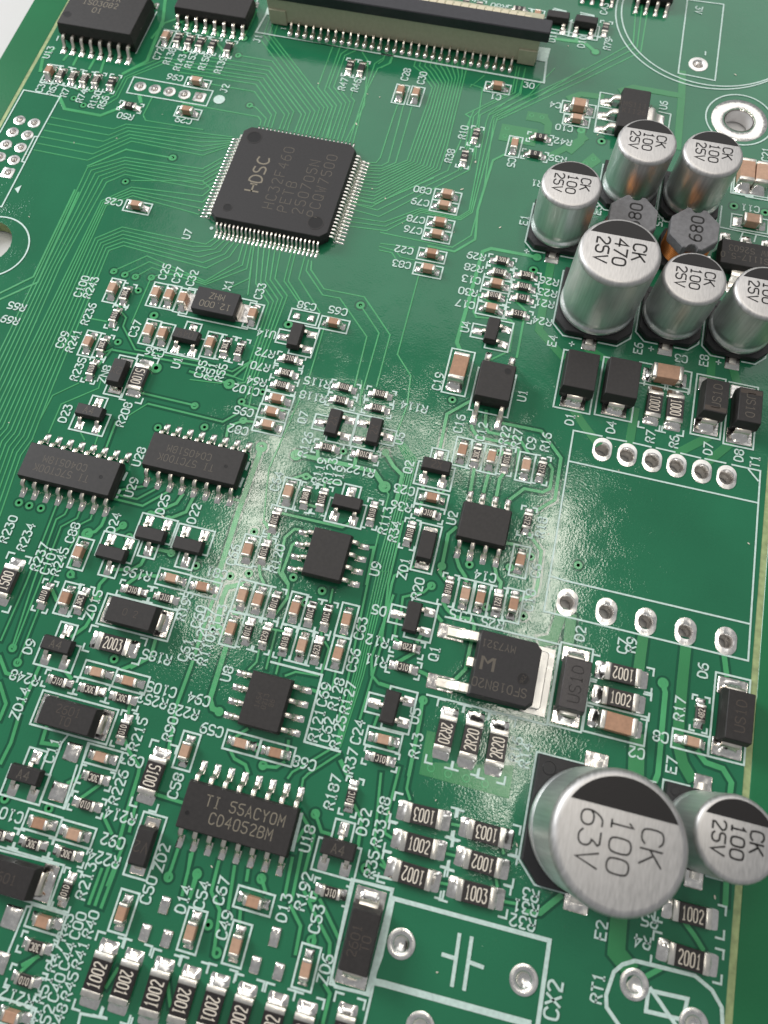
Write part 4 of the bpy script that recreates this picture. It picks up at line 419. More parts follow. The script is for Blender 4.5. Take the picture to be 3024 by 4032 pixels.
[0.3,[[24.23,-72.51],[24.32,-73.21]]],[0.3,[[26.03,-75.62],[26.56,-76.08],[26.54,-78.19]]],[0.4,[[22.87,-59.09],[23.49,-59.77],[23.8,-60.1]]],[0.9,[[30.13,22.29],[31.28,23.18],[33.69,23.31]]],
[0.9,[[36.18,24.91],[37.43,25.72],[43.0,25.63]]],[0.9,[[43.04,29.42],[43.36,25.71],[43.74,17.38]]],[0.9,[[31.52,14.0],[32.45,15.57],[32.33,17.32]]],[0.9,[[32.7,16.22],[29.36,12.73]]],[0.5,[[27.9,31.88],[30.4,31.99],[32.0,30.7]]],
[0.5,[[29.35,32.2],[29.21,33.06]]],[0.5,[[26.78,31.85],[29.43,32.0]]],[0.45,[[-31.9,8.2],[-30.58,6.61],[-25.82,6.57],[-24.13,8.08]]],[0.45,[[-22.23,10.81],[-21.72,9.88]]],
[0.45,[[-24.91,27.67],[-23.89,23.91],[-23.39,16.58],[-25.55,13.91]]],[0.45,[[-36.17,11.94],[-36.72,14.01],[-36.01,15.95]]],[0.17,[[-20.58,10.77],[-20.64,7.85],[-20.02,7.07],[-12.65,7.23]]],[0.35,[[-33.82,15.22],[-33.99,14.41]]],
[0.35,[[-32.45,15.19],[-32.42,13.88]]],[0.35,[[-30.12,15.28],[-30.17,13.73]]],[0.35,[[-28.8,15.36],[-28.55,13.45]]],[0.35,[[-22.38,24.48],[-23.58,23.52],[-24.22,20.63]]],[0.35,[[-21.2,24.51],[-22.08,23.16]]],
[0.35,[[-20.02,24.54],[-20.05,22.7]]],[0.35,[[-17.51,24.41],[-17.48,22.82]]],[0.35,[[-16.26,24.46],[-16.59,23.93],[-15.84,22.96]]],[0.35,[[-12.45,28.09],[-12.59,23.24]]],[0.35,[[-15.66,21.65],[-14.32,20.39]]],
]
POURS = [
[[25.44,19.01],[27.93,19.03],[28.01,18.54],[28.68,17.68],[28.75,15.91],[27.93,15.92],[27.77,17.28],[27.2,17.55],[25.43,17.55]],[[22.75,16.33],[27.16,16.34],[27.21,13.65],[22.78,13.69]],
[[29.57,-54.72],[30.4,-54.68],[30.63,-57.2],[37.57,-55.74],[37.65,-58.48],[29.71,-58.42]],[[32.94,12.4],[34.12,14.21],[35.3,13.13],[33.84,11.27]],
]
VIAS = [
[-30.19,10.28,0.42,0.17],[-28.57,10.37,0.42,0.17],[-30.17,8.53,0.42,0.17],[-28.53,7.71,0.42,0.17],[-19.02,-2.5,0.42,0.17],[-19.07,19.32,0.42,0.17],[-12.25,20.12,0.42,0.17],[-8.21,12.33,0.42,0.17],[-15.67,-14.91,0.42,0.17],
[-14.28,-15.06,0.42,0.17],[-13.01,-15.05,0.42,0.17],[-11.21,-14.74,0.42,0.17],[-12.04,-16.72,0.42,0.17],[-11.85,-23.51,0.42,0.17],[-14.76,2.23,0.5,0.2],[-12.5,23.21,0.5,0.2],[30.27,-2.17,0.5,0.2],[-9.19,-19.41,0.5,0.2],
[12.57,-12.91,0.5,0.2],[-6.68,-25.58,0.62,0.25],[1.57,-25.6,0.62,0.25],[7.05,-31.79,0.62,0.25],[10.77,-31.81,0.62,0.25],[20.32,-33.07,0.62,0.25],[-14.76,-43.31,0.42,0.18],[-13.62,-43.35,0.42,0.18],[-12.37,-43.34,0.42,0.18],
[-3.73,-43.09,0.42,0.18],[-1.5,-41.36,0.42,0.18],[0.36,-41.44,0.42,0.18],[1.88,-44.62,0.42,0.18],[-6.85,-48.96,0.42,0.18],[-2.71,-44.07,0.42,0.18],[-4.05,-32.21,0.42,0.18],[-1.17,-28.91,0.42,0.18],[-6.85,-44.73,0.6,0.22],
[-1.14,-28.9,0.42,0.17],[0.64,-31.02,0.42,0.17],[3.48,-27.31,0.42,0.17],[4.32,-29.35,0.42,0.17],[5.28,-25.69,0.42,0.17],[12.39,-33.83,0.42,0.17],[15.29,-30.3,0.42,0.17],[19.49,-29.4,0.42,0.17],[9.06,-40.66,0.42,0.17],
[9.83,-44.79,0.42,0.17],[14.09,-44.15,0.42,0.17],[7.84,-27.03,0.42,0.17],[8.17,-45.47,0.42,0.17],[4.63,-45.28,0.42,0.17],[24.82,-21.98,0.42,0.17],[25.85,-32.11,0.42,0.17],[27.61,-39.69,0.42,0.17],[30.14,-38.92,0.42,0.17],
[33.94,-38.27,0.42,0.17],[35.67,-36.76,0.42,0.17],[30.74,-26.76,0.42,0.17],[40.21,-36.53,0.42,0.17],[27.07,-41.82,0.42,0.17],[32.5,-42.57,0.42,0.17],[36.03,-42.59,0.42,0.17],[28.67,-52.26,0.42,0.17],[15.85,-46.23,0.42,0.17],
[9.8,-48.59,0.42,0.17],[20.16,-48.67,0.42,0.17],[17.12,-44.76,0.42,0.17],[11.11,-57.63,0.42,0.17],[16.3,-61.02,0.42,0.17],[15.41,-59.74,0.42,0.17],[26.81,-56.69,0.42,0.17],[8.14,-50.69,0.42,0.17],[-9.42,-56.83,0.42,0.17],
[-8.42,-57.97,0.42,0.17],[0.18,-55.51,0.42,0.17],[-3.49,-50.36,0.42,0.17],[-4.72,-69.07,0.42,0.17],[-0.67,-68.87,0.42,0.17],[11.2,-71.36,0.42,0.17],[13.47,-70.56,0.42,0.17],[13.48,-70.55,0.42,0.17],[18.82,-69.59,0.42,0.17],
[21.83,-63.69,0.42,0.17],[27.05,-66.71,0.42,0.17],[15.58,-73.89,0.42,0.17],[16.9,-75.62,0.42,0.17],[24.13,-72.9,0.42,0.17],[23.35,-69.81,0.42,0.17],[30.61,-57.68,0.36,0.24],[32.16,-57.79,0.36,0.24],[33.75,-57.77,0.36,0.24],
[35.43,-57.83,0.36,0.24],[25.99,18.44,0.3,0.2],[27.28,18.41,0.3,0.2],[23.48,15.7,0.3,0.2],[23.44,14.46,0.3,0.2],[26.23,14.38,0.3,0.2],[26.23,15.83,0.3,0.2],[34.33,13.29,0.3,0.2],[33.45,12.42,0.3,0.2],[32.22,17.4,0.5,0.22],
[34.86,16.22,0.5,0.22],[32.0,30.7,0.5,0.22],[50.95,9.99,0.5,0.22],[54.47,9.84,0.5,0.22],[5.55,-17.11,0.5,0.22],[30.17,-3.98,0.5,0.22],[49.3,-45.6,0.5,0.22],
]
PADS = [
[6.14,-15.89,0.75,0.85],[7.75,-15.82,0.75,0.85],[11.62,-73.42,0.85,1.35],[10.74,-75.7,0.85,1.35],[12.6,-75.68,0.85,1.35],[21.15,-73.38,0.85,1.5],[20.19,-75.66,0.85,1.3],[22.15,-75.64,0.85,1.3],[-0.46,-64.06,1.45,1.6],
[-0.38,-67.42,1.5,1.6],[-0.4,-77.36,1.5,1.75],[-0.1,-80.58,1.5,1.6],
]
HOLES = [
[-22.69,12.24,0.4,0.78,0.78,0],[-20.71,12.22,0.4,0.78,0.78,0],[-18.75,12.24,0.4,0.78,0.78,0],[-16.75,12.19,0.4,0.78,0.78,0],[-14.76,12.2,0.4,0.75,0.75,1],[-35.38,3.6,0.4,0.75,0.75,0],[-33.4,3.58,0.4,0.75,0.75,0],
[-35.41,1.62,0.4,0.75,0.75,0],[-33.43,1.57,0.4,0.75,0.75,0],[-35.4,-0.42,0.4,0.75,0.75,0],[-33.43,-0.46,0.4,0.75,0.75,0],[-35.31,-2.41,0.4,0.75,0.75,0],[-33.44,-2.45,0.4,0.75,0.75,0],[-35.3,-4.38,0.4,0.75,0.75,0],
[-33.35,-4.45,0.4,0.75,0.75,1],[40.7,-23.97,0.76,0.97,1.32,0],[43.21,-23.99,0.76,0.97,1.32,0],[45.71,-24.01,0.76,0.97,1.32,0],[48.14,-24.01,0.76,0.97,1.32,0],[50.63,-24.05,0.76,0.97,1.32,0],[53.06,-24.1,0.76,0.97,1.32,0],
[39.76,-40.34,0.68,0.99,1.34,0],[43.43,-40.34,0.68,0.99,1.34,0],[47.09,-40.41,0.68,0.99,1.34,0],[50.75,-40.45,0.68,0.99,1.34,0],[54.41,-40.45,0.68,0.99,1.34,0],[44.78,31.37,0.65,1.2,1.2,0],[31.22,-71.31,0.6,1.15,1.15,0],
[41.25,-71.36,0.6,1.15,1.15,0],[49.77,-69.52,0.6,1.15,1.15,0],[54.57,-71.07,0.6,1.15,1.15,0],[34.0,-76.52,0.6,1.15,1.15,0],[50.5,23.21,1.85,3.35,3.35,0],
]
LINES = [
[0.17,[[-24.03,13.6],[-13.43,13.55],[-13.45,10.97],[-23.98,10.88],[-24.03,13.6]]],[0.17,[[-36.93,1.17],[-36.91,8.39],[-31.94,8.36],[-32.04,1.63]]],[0.17,[[-32.05,1.59],[-32.48,1.57],[-32.42,-2.45],[-31.97,-2.51],[-32.05,1.59]]],
[0.17,[[-31.97,-2.51],[-31.93,-9.37],[-32.79,-9.38]]],[0.17,[[-25.23,25.24],[-25.26,17.53]]],[0.17,[[-12.82,30.36],[-12.97,26.81]]],[0.17,[[-36.28,18.15],[-36.22,17.48]]],
[0.25,[[-10.26,28.11],[-10.92,28.08],[-11.25,24.56],[7.21,24.35],[5.53,24.41],[26.54,24.03],[26.23,27.66]]],[0.17,[[25.64,37.28],[27.21,37.05]]],[0.17,[[29.12,37.25],[30.82,37.1]]],[0.17,[[25.88,33.49],[30.1,33.26],[32.22,33.47]]],
[0.17,[[28.09,35.53],[28.1,33.49]]],[0.17,[[28.25,35.68],[28.19,33.55]]],[0.17,[[31.51,35.61],[31.5,33.58]]],[0.17,[[42.27,42.61],[46.94,42.77],[47.06,29.06],[42.52,29.3],[42.27,42.61]]],[0.17,[[45.46,33.73],[45.48,33.19]]],
[0.17,[[33.58,24.01],[33.79,17.46],[36.44,17.47]]],[0.17,[[33.84,21.7],[36.17,21.62]]],[0.17,[[33.8,19.66],[36.3,19.63]]],[0.17,[[33.58,24.01],[36.46,23.94]]],[0.17,[[40.98,22.41],[42.39,22.33],[42.36,20.01]]],
[0.17,[[37.56,-22.55],[40.43,-22.52]]],[0.17,[[41.0,-22.57],[42.91,-22.53]]],[0.17,[[43.66,-22.53],[45.39,-22.57]]],[0.17,[[45.97,-22.54],[47.78,-22.57]]],[0.17,[[48.42,-22.56],[50.33,-22.62]]],[0.17,[[50.82,-22.6],[52.81,-22.6]]],
[0.17,[[53.47,-22.62],[56.23,-22.64],[56.5,-41.78],[37.79,-41.69],[37.56,-22.55]]],[0.17,[[37.61,-26.03],[56.12,-26.13]]],[0.17,[[37.67,-38.2],[39.22,-38.32],[56.4,-38.35]]],[0.17,[[55.1,-22.77],[56.07,-23.75]]],
[0.17,[[49.6,9.64],[49.59,6.6],[54.98,6.45]]],[0.17,[[52.21,6.33],[52.01,5.41]]],[0.17,[[53.7,6.33],[53.56,5.43]]],[0.17,[[50.65,17.05],[54.31,17.13]]],[0.17,[[52.9,17.37],[52.93,12.15]]],
[0.17,[[50.66,14.4],[50.67,11.99],[54.66,12.0]]],[0.35,[[29.82,-68.3],[42.78,-68.16],[42.85,-74.03]]],[0.35,[[29.82,-68.3],[29.84,-72.55],[29.52,-74.47]]],[0.5,[[29.75,-74.41],[30.3,-74.36],[42.1,-74.16]]],
[0.3,[[35.65,-69.56],[35.81,-73.09]]],[0.3,[[36.66,-69.56],[36.8,-73.1]]],[0.3,[[34.7,-71.23],[35.51,-71.25]]],[0.3,[[36.81,-71.22],[37.87,-71.3]]],
[0.25,[[26.17,-67.78],[26.37,-75.01],[26.81,-75.5],[29.39,-75.36],[29.61,-67.67],[26.38,-67.78]]],[0.2,[[27.87,-67.02],[29.49,-66.95]]],[0.2,[[29.6,-68.04],[29.75,-75.19],[29.71,-77.38]]],
[0.3,[[48.91,-72.49],[47.88,-71.6],[47.72,-70.79],[48.1,-69.06],[48.69,-68.39],[49.61,-67.89],[50.86,-67.84],[54.33,-67.74],[55.74,-68.41],[56.58,-69.39],[56.73,-70.5]]],
[0.3,[[50.89,-69.64],[53.94,-69.47],[53.71,-70.96],[50.88,-71.09],[50.89,-69.64]]],[0.3,[[51.07,-69.51],[53.19,-71.4]]],[0.2,[[14.38,-52.29],[19.23,-52.29],[19.27,-58.25],[22.54,-58.28]]],[0.3,[[20.67,-64.03],[20.72,-66.81]]],
[0.25,[[6.31,-33.79],[6.27,-34.49]]],[0.25,[[6.29,-35.58],[6.24,-36.41]]],[0.25,[[-5.37,-37.78],[-5.43,-38.48]]],[0.25,[[-5.36,-39.69],[-5.4,-40.44]]],
[0.17,[[-1.42,-62.91],[-1.68,-63.56],[-1.63,-68.5],[0.68,-68.53],[0.8,-65.48],[0.61,-62.99]]],[0.17,[[0.82,-76.24],[0.52,-76.31],[0.35,-80.62]]],[0.17,[[0.38,-65.01],[0.57,-68.56]]],
[0.17,[[-3.44,-72.93],[1.88,-72.76],[2.2,-75.89],[3.86,-75.93]]],[0.2,[[7.83,-82.95],[7.74,-82.24],[9.85,-82.04]]],[0.2,[[1.03,-82.83],[3.88,-82.79],[3.96,-83.94]]],
]
DOTS = [
[-12.22,12.36,0.72],[-6.8,-6.71,0.22],
]
TRIS = [
[[-30.93,-5.86],[-31.51,-6.52],[-30.87,-7.07]],[[24.89,29.98],[26.38,30.03],[26.32,27.57],[24.99,27.6]],[[-11.14,29.32],[-10.73,29.65],[-10.19,27.9],[-11.08,28.05]],
]
ARCS = [
[45.53,39.63,12.09],[45.94,39.91,11.8],[-30.59,-14.86,4.19],[50.51,23.32,4.01],
]
SOTS = [
('three lead black transistor marked A4 beside lettering D23', -11.18, -32.41, 0, 'A4', 0),
('three lead plain black transistor beside lettering D24', -3.42, -46.18, 180, None, 0),
('three lead plain black transistor beside lettering D25', -0.4, -43.49, 180, None, 0),
('three lead plain black transistor beside lettering D22', 3.51, -43.67, 180, None, 0),
('three lead black transistor with faint print beside lettering U11', -4.47, -21.46, 0, '04W', 180),
('three lead plain black transistor beside lettering U14', 6.95, -18.73, 90, None, 0),
('three lead black transistor marked 2X beside lettering Q7', 13.62, -27.72, 90, '2X', 0),
('three lead black transistor facing right of Q7, beside resistor 01C', 17.92, -27.72, 270, '2X', 180),
('three lead plain black transistor between resistor 01C and lettering R113', 17.25, -35.84, 0, None, 0),
('three lead black transistor beside lettering Q2', 24.87, -29.94, 0, '2X', 0),
('three lead plain black transistor beside lettering U4', 27.22, -13.22, 90, None, 0),
('three lead plain black transistor beside lettering D5, above resistor 220', 26.02, -45.27, 90, None, 0),
('three lead plain black transistor beside lettering U5, above capacitor C24', 25.95, -53.6, 90, None, 0),
('three lead black transistor marked A4 beside lettering D9', -5.09, -55.59, 0, 'A4', 0),
('three lead black transistor marked A4 at the left photo edge beside an empty silver pad', -3.43, -66.73, 0, 'A4', 0),
('three lead black transistor marked A4 beside lettering D32', 24.49, -65.75, 0, 'A4', 0),
('three lead black transistor beside lettering D10', 30.02, 34.77, 0, None, 0),
('three lead black transistor beside lettering D11, behind the latch end', 26.39, 34.85, 0, None, 0)]
CANS = [
('silver can capacitor marked 100 25V at the left of its cluster, beside lettering E1', 31.9, 1.85, 6.3, 7.2, ['CK', '100', '25V']),
('silver can capacitor marked 100 25V standing in front of the regulator U6', 38.85, 9.4, 6.3, 7.2, ['CK', '100', '25V']),
('silver can capacitor marked 100 25V nearest the round plated mounting hole', 45.8, 9.3, 6.3, 7.2, ['CK', '100', '25V']),
('large silver can capacitor marked 470 25V, the biggest of the upper cluster', 37.58, -7.5, 8.0, 9.4, ['CK', '470', '25V']),
('silver can capacitor marked 100 25V right of the 470 can, in front of an inductor', 45.5, -7.1, 6.3, 7.2, ['CK', '100', '25V']),
('silver can capacitor marked 100 25V cut by the right photo edge, at E8', 52.5, -7.2, 6.3, 7.2, ['CK', '100', '25V']),
('very large silver can capacitor marked 100 63V leaning into the foreground', 44.45, -59.3, 10.0, 9.7, ['CK', '100', '63V'], True),
('silver can capacitor marked 100 25V beside the very large 63V can', 53.55, -57.05, 6.3, 7.4, ['CK', '100', '25V'])]
FREE = [(6.92, -15.82, 3.1, 1.55)]
# ------------------------------------------------------------------ the table and the bare board
b=MB(); b.box(12,-20,520,420,-14,-1.78,c=.5); t=b.build('table_top',TB,kind='structure')
board=thing('circuit_board','large green printed circuit board with white lettering carrying all the small parts','circuit board')
holes=[]   # (x,y,r,seg)
for x,y,r,rx,ry,sq in HOLES: holes.append((x,y,r,20))
vias=[]
for x,y,r,h in VIAS:
    if all((x-a)**2+(y-c)**2>.5 for a,c,_,_ in vias): vias.append((x,y,r,h))
for x,y,r,h in vias:
    if all((x-a)**2+(y-c)**2>(rad+h+.1)**2 for a,c,rad,_ in holes): holes.append((x,y,h,9))
holes.append((-31.6,-14.4,2.95,28))
def board_sheet(name, rect, hs, z0, th, m, parent, m2=None):
    cu=bpy.data.curves.new(name,'CURVE'); cu.dimensions='2D'; cu.fill_mode='BOTH'; cu.extrude=th/2*U
    def spl(p):
        s=cu.splines.new('POLY'); s.points.add(len(p)-1); s.use_cyclic_u=True
        for q,(x,y) in zip(s.points,p): q.co=(x*U,y*U,0,1)
    x0,y0,x1,y1=rect; spl([(x0,y0),(x1,y0),(x1,y1),(x0,y1)])
    for x,y,r,n in hs: spl([(x+r*math.cos(2*math.pi*i/n),y+r*math.sin(2*math.pi*i/n)) for i in range(n)])
    tmp=bpy.data.objects.new('tmp',cu); S.collection.objects.link(tmp)
    me=bpy.data.meshes.new_from_object(tmp); bpy.data.objects.remove(tmp); me.name=name
    me.materials.clear(); me.materials.append(m); me.materials.append(m2 or m)
    for p in me.polygons: p.material_index=1 if abs(p.normal.z)<.5 else 0
    o=link(name,me,parent); o.location.z=(z0+th/2)*U; return o
LX,RX=-37.55,57.2           # the two scored break lines
inside=[h for h in holes if LX+1<h[0]<RX-1]
board_sheet('laminate',(LX+.3,-100,RX-.3,62),inside,-1.6,1.6,MK,board,FR)
b=MB(); b.box(-39.95,-19,4.5,162,-1.6,0,c=.04); b.build('break_off_rail',MR,board)
b=MB(); b.box(66.9,-19,18.8,162,-1.6,0,c=.04); b.build('break_off_rail',MR,board)
for x in (LX,RX):
    b=MB(); b.loft([[(x-.30,-100,-.03),(x+.30,-100,-.03),(x,-100,-.3)],[(x-.30,62,-.03),(x+.30,62,-.03),(x,62,-.3)]]); b.build('score_groove',FR,board)
# plated holes and bare pads
for x,y,r,rx,ry,sq in HOLES:
    b=MB(); n=32
    if sq:
        o=[]
        for i in range(n):
            a=2*math.pi*(i+.5)/n; k=max(abs(math.cos(a)),abs(math.sin(a))); o.append((math.cos(a)/k*rx,math.sin(a)/k*rx))
    else:
        o=[]
        for i in range(n):
            a=2*math.pi*(i+.5)/n; ex,ey=math.cos(a)*rx,math.sin(a)*rx; o.append((ex,ey+(ry-rx if ey>0 else rx-ry)))
    ir=[(math.cos(2*math.pi*(i+.5)/n)*r*.97,math.sin(2*math.pi*(i+.5)/n)*r*.97) for i in range(n)]
    mid=[(p[0]*.85+q[0]*.15,p[1]*.85+q[1]*.15) for p,q in zip(ir,o)]
    inn=[(p[0]*.9,p[1]*.9) for p in ir]
    big=rx>2; lip=.09 if not big else .05
    b.loft([[(x+p[0],y+p[1],.002) for p in o],[(x+p[0]*.98,y+p[1]*.98,.05) for p in o],[(x+p[0],y+p[1],lip) for p in mid],[(x+p[0],y+p[1],-.08) for p in (ir if big else inn)],[(x+p[0],y+p[1],-1.62) for p in (ir if big else inn)]],0,False,False)
    if rx==1.15 and r==.6:
        b=MB(); b.lathe([(1.15,.002),(1.14,.07),(.98,.12),(.76,.10),(.58,-.04),(.42,-.20),(.2,-.28),(.02,-.30)],32,x,y); b.build('filled_hole',PT,board,smooth=60); continue
    b.build('plated_hole',PT if not big else SO,board,smooth=50)
    b=MB(); b.lathe([(r*.885,-.05),(r*.88,-1.6)],28,x,y,cap1=False); b.build('hole_barrel',HB,board,smooth=60)
for x,y,pw,ph in PADS:
    b=MB(); b.loft([rr(x,y,pw,ph,0,.1),rr(x,y,pw*.97,ph*.97,.07,.1),rr(x,y,pw*.8,ph*.82,.15,.12),rr(x,y,pw*.5,ph*.55,.20,.1),rr(x,y,pw*.15,ph*.2,.22,.03)]); b.build('bare_pad',SO,board,smooth=60)
vm={}
for x,y,r,h in vias:
    k=(r,h)
    if k not in vm:
        b=MB(); b.ring(0,0,h,r,.003,n=18,h=.035); b.lathe([(h,.035),(h*.96,-.5),(h*.9,-1.58)],9,mi=1,cap1=False); vm[k]=b.mesh('via',[MT,SH],40)
    link('via',vm[k],board,loc=(x,y,0))
# copper under the green mask
gap=MB()
order=sorted(range(len(TRACES)),key=lambda i:-sum(math.dist(a,c) for a,c in zip(TRACES[i][1],TRACES[i][1][1:])))
rest=MB(); solo=set(order[:290])
for i,(tw,pl) in enumerate(TRACES):
    zz=.032+.00004*((i*53)%351)
    if i in solo:
        b=MB(); b.ribbon(pl,tw,.001,h=zz); b.build('copper_trace',MT if tw<.7 else MP,board)
    else: rest.ribbon(pl,tw,.001,h=zz)
    if tw>=.2 and sum(p[1] for p in pl)/len(pl)<-22: gap.ribbon(pl,tw+.42,.003+.00005*((i*31)%351))
rest.build('short_copper_traces',MT,board,kind='stuff')
for x,y,r,h in vias: gap.ring(x,y,r-.02,r+.2,.0015,n=18)
gap.build('mask_over_clearance',MG,board,kind='stuff')
for pl in POURS:
    b=MB(); b.poly(pl,.001,h=.026); b.build('copper_pour',MP,board)
# white ink
ZS=.052
for ti,(st,x,y,rot,h) in enumerate(TEXTS):
    b=MB(); letter(b,st,x,y,rot,h,ZS+.0105+.00002*ti,wid=h*.62,adv=h*.86,sw=h*.175); b.build('printed_lettering',SK,board)
for li,(lw,pl) in enumerate(LINES):
    b=MB(); b.ribbon(pl,lw,ZS-.004-.00006*li); b.build('printed_line',SK,board)
for x,y,r in DOTS:
    b=MB(); b.poly([(x+r*math.cos(i*math.pi/12),y+r*math.sin(i*math.pi/12)) for i in range(24)],ZS); b.build('printed_dot',SK,board)
for pl in TRIS:
    b=MB(); b.poly(pl,ZS); b.build('printed_block',SK,board)
for x,y,r in ARCS:
    b=MB(); b.ring(x,y,r-.09,r+.09,ZS,n=96); b.build('printed_circle',SK,board)
ZC=[0]
def nz(): ZC[0]+=1; return ZS+.0005+.00002*ZC[0]
def outline(pl,lw=.17,dz=0):
    b=MB(); b.ribbon(pl,lw,nz()); b.build('printed_outline',SK,board)
def tf(pl,x,y,rot):
    c,s_=math.cos(math.radians(rot)),math.sin(math.radians(rot)); return [(x+a*c-d*s_,y+a*s_+d*c) for a,d in pl]
def orect(x,y,L,W,lw=.17): outline([(x-L/2,y-W/2),(x+L/2,y-W/2),(x+L/2,y+W/2),(x-L/2,y+W/2),(x-L/2,y-W/2)],lw)
CM=MB()
def brackets(x,y,L,W,a=.38,lw=.17):
    for sx in (-1,1):
        for sy in (-1,1):
            q=CM if a<.5 else MB()
            q.ribbon([(x+sx*(L/2-a),y+sy*W/2),(x+sx*L/2,y+sy*W/2),(x+sx*L/2,y+sy*(W/2-a))],lw,nz())
            if a>.5: q.build('printed_corner',SK,board)
# ------------------------------------------------------------------ chip capacitors and resistors
def joint_mesh(x0,x1,zt,wd,nm='solder_joint',q=0):
    """concave solder fillet running from the terminal (x0, height zt) down to the pad end x1"""
    b=MB(); nx,ny=7,6; vs=[]
    pw_=2.1 if not q else random.uniform(1.3,2.9); sk=0 if not q else random.uniform(-.28,.28); zt*=1 if not q else random.uniform(.72,1.2)
    if q: x1+=random.uniform(-.08,.10)
    xs=[x0-.28]+[x0+(x1-x0)*i/(nx-2) for i in range(nx-1)]
    for i,x in enumerate(xs):
        s_=max(0,(x-x0)/(x1-x0)); zc=(zt-.07)*(1-s_)**pw_+.07
        if i==0: zc=.07
        for j in range(ny+1):
            t_=2*j/ny-1; e=(1-abs(t_)**4*.75)*(1+sk*t_)
            zz=.0 if j in (0,ny) else .05+(zc-.05)*e
            vs.append((x,t_*wd/2*(1-.10*s_**6),zz))
    for j in range(ny+1): vs.append((x1+.03,(2*j/ny-1)*wd/2*.88,0))
    rows=nx+1; fs=[]
    for i in range(rows-1):
        for j in range(ny): fs.append((i*(ny+1)+j,(i+1)*(ny+1)+j,(i+1)*(ny+1)+j+1,i*(ny+1)+j+1))
    b.add(vs,fs); return b.mesh(nm,SO,60)
def two_term(L,W,H,tl,pad,padw,bodymat,cap,zt):
    m={}
    b=MB()
    if cap: b.box(0,0,L-1.2*tl,W*.965,.05,H*.975,c=.05,r=.06)
    else: b.box(0,0,L-.1,W*.96,.05,H*.90,c=.02,r=.02)
    m['body']=[b.mesh('body',q) for q in ((bodymat,CF,CG) if cap else (bodymat,))]
    b=MB()
    if cap: b.box(L/2-tl/2,0,tl,W,.03,H,c=.09,r=.10)
    else: b.box(L/2-tl/2+.01,0,tl,W*.985,.03,H*.97,c=.03,r=.05)
    m['terminal']=b.mesh('terminal',TM,50)
    m['joint']=[joint_mesh(L/2-.02,pad,zt,padw,q=1) for _ in range(6)]
    if not cap:
        b=MB(); b.box(0,0,L-2*tl-.02,W*.97,H*.85,H,c=.025,r=.04); m['glaze']=b.mesh('glaze_top',RB)
    return m
KIT={'c6':two_term(1.6,.82,.8,.36,1.36,.86,CE,True,.62),'r6':two_term(1.6,.82,.45,.30,1.32,.86,RC,False,.36),'r12':two_term(3.15,1.6,.6,.5,2.30,1.62,RC,False,.44),
 'c12':two_term(3.2,1.65,1.35,.5,2.35,1.66,CE,True,.75),'c8':two_term(2.05,1.28,1.05,.42,1.75,1.35,CE,True,.7)}
SZ={'c6':(3.15,1.6),'r6':(3.1,1.5),'r12':(5.55,2.4),'c12':(5.4,2.5),'c8':(4.1,2.0)}
mark={}
for kind,x,y,rot,txt_,lab in CHIPS:
    cap=kind[0]=='c'; k=KIT[kind]
    if lab[0]=='@': label=lab[1:]
    elif cap: label='tan chip capacitor'+(' of large size' if kind!='c6' else '')+' standing beside the white lettering '+lab
    else: label='black chip resistor'+(' marked '+txt_ if len(txt_)>2 else '')+' beside the white lettering '+lab
    o=thing('chip_capacitor' if cap else 'chip_resistor',label,'capacitor' if cap else 'resistor',x,y,rot,
            ('tan ceramic chip capacitors on the board' if cap else 'black chip resistors on the board'),jitter=1.6)
    if kind=='c6':
        tint=random.random()
    link('body',random.choice(k['body']),o)
    o.scale=(random.uniform(.97,1.03),random.uniform(.96,1.04),random.uniform(.94,1.07) if cap else 1)
    for s_ in (0,math.pi):
        link('terminal',k['terminal'],o,rz=s_); link('solder_joint',random.choice(k['joint']),o,rz=s_)
    if not cap:
        link('glaze_top',k['glaze'],o)
        if txt_:
            key=(kind,txt_)
            if key not in mark:
                b=MB()
                if kind=='r6': letter(b,txt_,0,0,0,.52,.4525,wid=.19,adv=.29,sw=.055)
                else: letter(b,txt_,0,0,0,1.0,.604,wid=.31,adv=.46,sw=.095)
                mark[key]=b.mesh('marking',RM)
            link('marking',mark[key],o)
    L,W=SZ[kind]
    if rot%180: L,W=W,L
    if cap: orect(x,y,L,W)
    elif kind=='r6': brackets(x,y,L,W)
    else: brackets(x,y,L,W,.6)
b=MB()
for i in range(90):
    x,y=random.uniform(-36,56),random.uniform(-80,44); r=random.uniform(.03,.075); a=random.uniform(0,6.28); e=random.uniform(1,3.5)
    b.poly([(x+r*e*math.cos(t)*math.cos(a)-r*math.sin(t)*math.sin(a),y+r*e*math.cos(t)*math.sin(a)+r*math.sin(t)*math.cos(a)) for t in (0,1,2.1,3.1,4.2,5.3)],.042,h=.03)
b.build('dust_specks',RM,board,kind='stuff')
